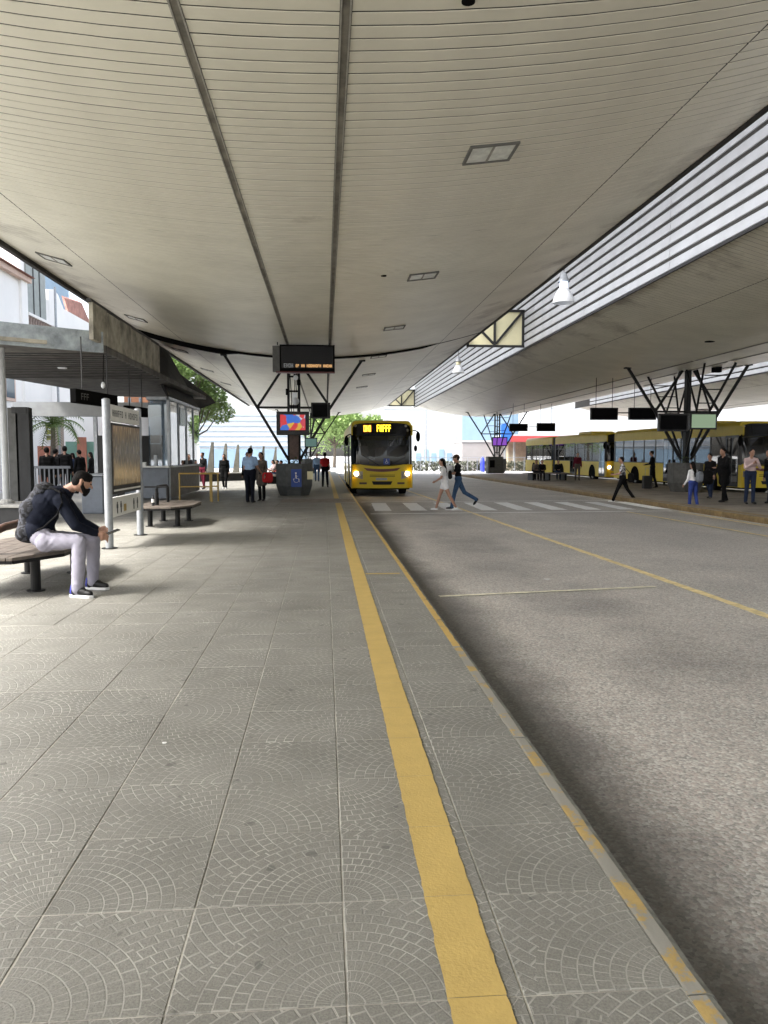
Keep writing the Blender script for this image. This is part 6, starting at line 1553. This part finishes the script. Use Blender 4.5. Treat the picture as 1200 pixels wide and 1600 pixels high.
    # socks and trainers
    for (a_, nm_, dv) in ((an, 0, Vector((.93, -.36, 0))), (af, 1, Vector((.97, -.22, 0)))):
        d = dv.normalized(); g0 = Vector((a_.x, a_.y, 0)); side = Vector((-d.y, d.x, 0))
        S = lambda f, s_, z: g0 + d * f + side * s_ + Vector((0, 0, z))
        shoe_root = bpy.data.objects.new('shoe', None); C.objects.link(shoe_root); shoe_root.parent = r; shoe_root.location = g0 - Vector(r.location)
        def out(f0, f1, wv): return [(f0, -.030), (f0 - .0, .030), (f0 + .05, .040), (f0 + .13, .040), (f1 - .07, .050), (f1 - .02, .036), (f1, .0), (f1 - .03, -.038), (f1 - .10, -.046), (f0 + .10, -.036)]
        poly = [S(f, s_, .0) for f, s_ in out(-.09, .20, 0)]
        MB().prism(list(reversed(poly)), (0, 0, .032)).build('sole', CL['wshoe'], shoe_root, bevel=.006)
        def up_(m): m.cap(S(-.045, 0, .065), .040, S(.02, 0, .085), .046, 14); m.cap(S(.02, 0, .075), .048, S(.10, 0, .055), .040, 14); m.cap(S(-.04, 0, .10), .040, S(-.03, 0, .05), .042, 14)
        def toe_(m): m.cap(S(.10, .0, .052), .042, S(.155, -.002, .046), .034, 14)
        def heel_(m): m.cap(S(-.058, 0, .06), .038, S(-.05, 0, .115), .036, 14)
        for (fn, nm2, mm) in ((up_, 'upper', CL['shoe']), (toe_, 'toe_cap', CL['shoe']), (heel_, 'heel_counter', M['shoeblue'])):
            mb2 = MB(); fn(mb2); e = remesh(mb2, [((0, 0, 0), (0, 0, 1), 1, 1, 0)], nm2, [mm], .007, 2); e.transform(Matrix.Translation(-g0)); o_ = bpy.data.objects.new(nm2, e); C.objects.link(o_); o_.parent = shoe_root
        MB().bar(S(.0, 0, .125), S(.085, 0, .098), .035, .012).build('laces', CL['shoe'], shoe_root)
    # phone
    ph = root('phone', wn + Vector((.10, .04, .02)), 'dark phone held over the knees of the seated person', 'phone')
    a = P(163, 836, MY); b = P(186, 827, MY - .02)
    MB().bar(a, b, .072, .010, up=(0, .25, 1)).build('phone_body', M['gloss_black'], ph, bevel=.002)
    bk = root('backpack', P(52, 800, MY), 'grey camouflage backpack on the back of the seated person', 'bag')
    mb2 = MB(); p0 = P(44, 832, MY); p1 = P(52, 795, MY); p2 = P(70, 766, MY); 
    for (c, rr) in ((p0, .10), (p1, .115), (p2, .085)): mb2.cap(c + Vector((0, -.10, 0)), rr, c + Vector((0, .10, 0)), rr, 14)
    mb2.cap(p0, .12, p1, .13, 14); mb2.cap(p1, .13, p2, .10, 14)
    e = remesh(mb2, [((0, 0, 0), (0, 0, 1), 1, 1, 0)], 'bag_body', [CL['camo']], .012, 4, fold=(0,)); e.transform(Matrix.Translation(-Vector(bk.location))); o_ = bpy.data.objects.new('bag_body', e); C.objects.link(o_); o_.parent = bk
    MB().tube([P(72, 764, NY + .02), P(82, 763, NY), P(95, 770, NY - .07), P(97, 786, NY - .08), P(88, 806, NY - .09), P(68, 824, NY - .06), P(54, 830, NY)], .011, 8).build('shoulder_strap', CL['black'], bk, smooth=True)
M['shoeblue'] = mat('royal blue leather', (.02, .03, .28), .5)
seated_man()

# ---------------------------------------------------------------- small litter on the floor
for (px, py, s_, z, lab) in ((257, 1161, .012, .002, 'small white scrap on the platform tiles near the second joint'), (855, 905, .045, road_z + .004, 'flat white scrap lying in the bus lane past the dark band'), (748, 1048, .014, road_z + .004, 'tiny white scrap in the lane beside the kerb')):
    p = gr(px, py, z); mb = MB(); mb.prism([(p.x + s_ * math.cos(t) * (1 + .3 * math.sin(3 * t)), p.y + s_ * .7 * math.sin(t), z) for t in [i * .785 for i in range(8)]], (0, 0, .004)); o = mb.build('litter_scrap', M['white']); tag(o, lab, 'litter')
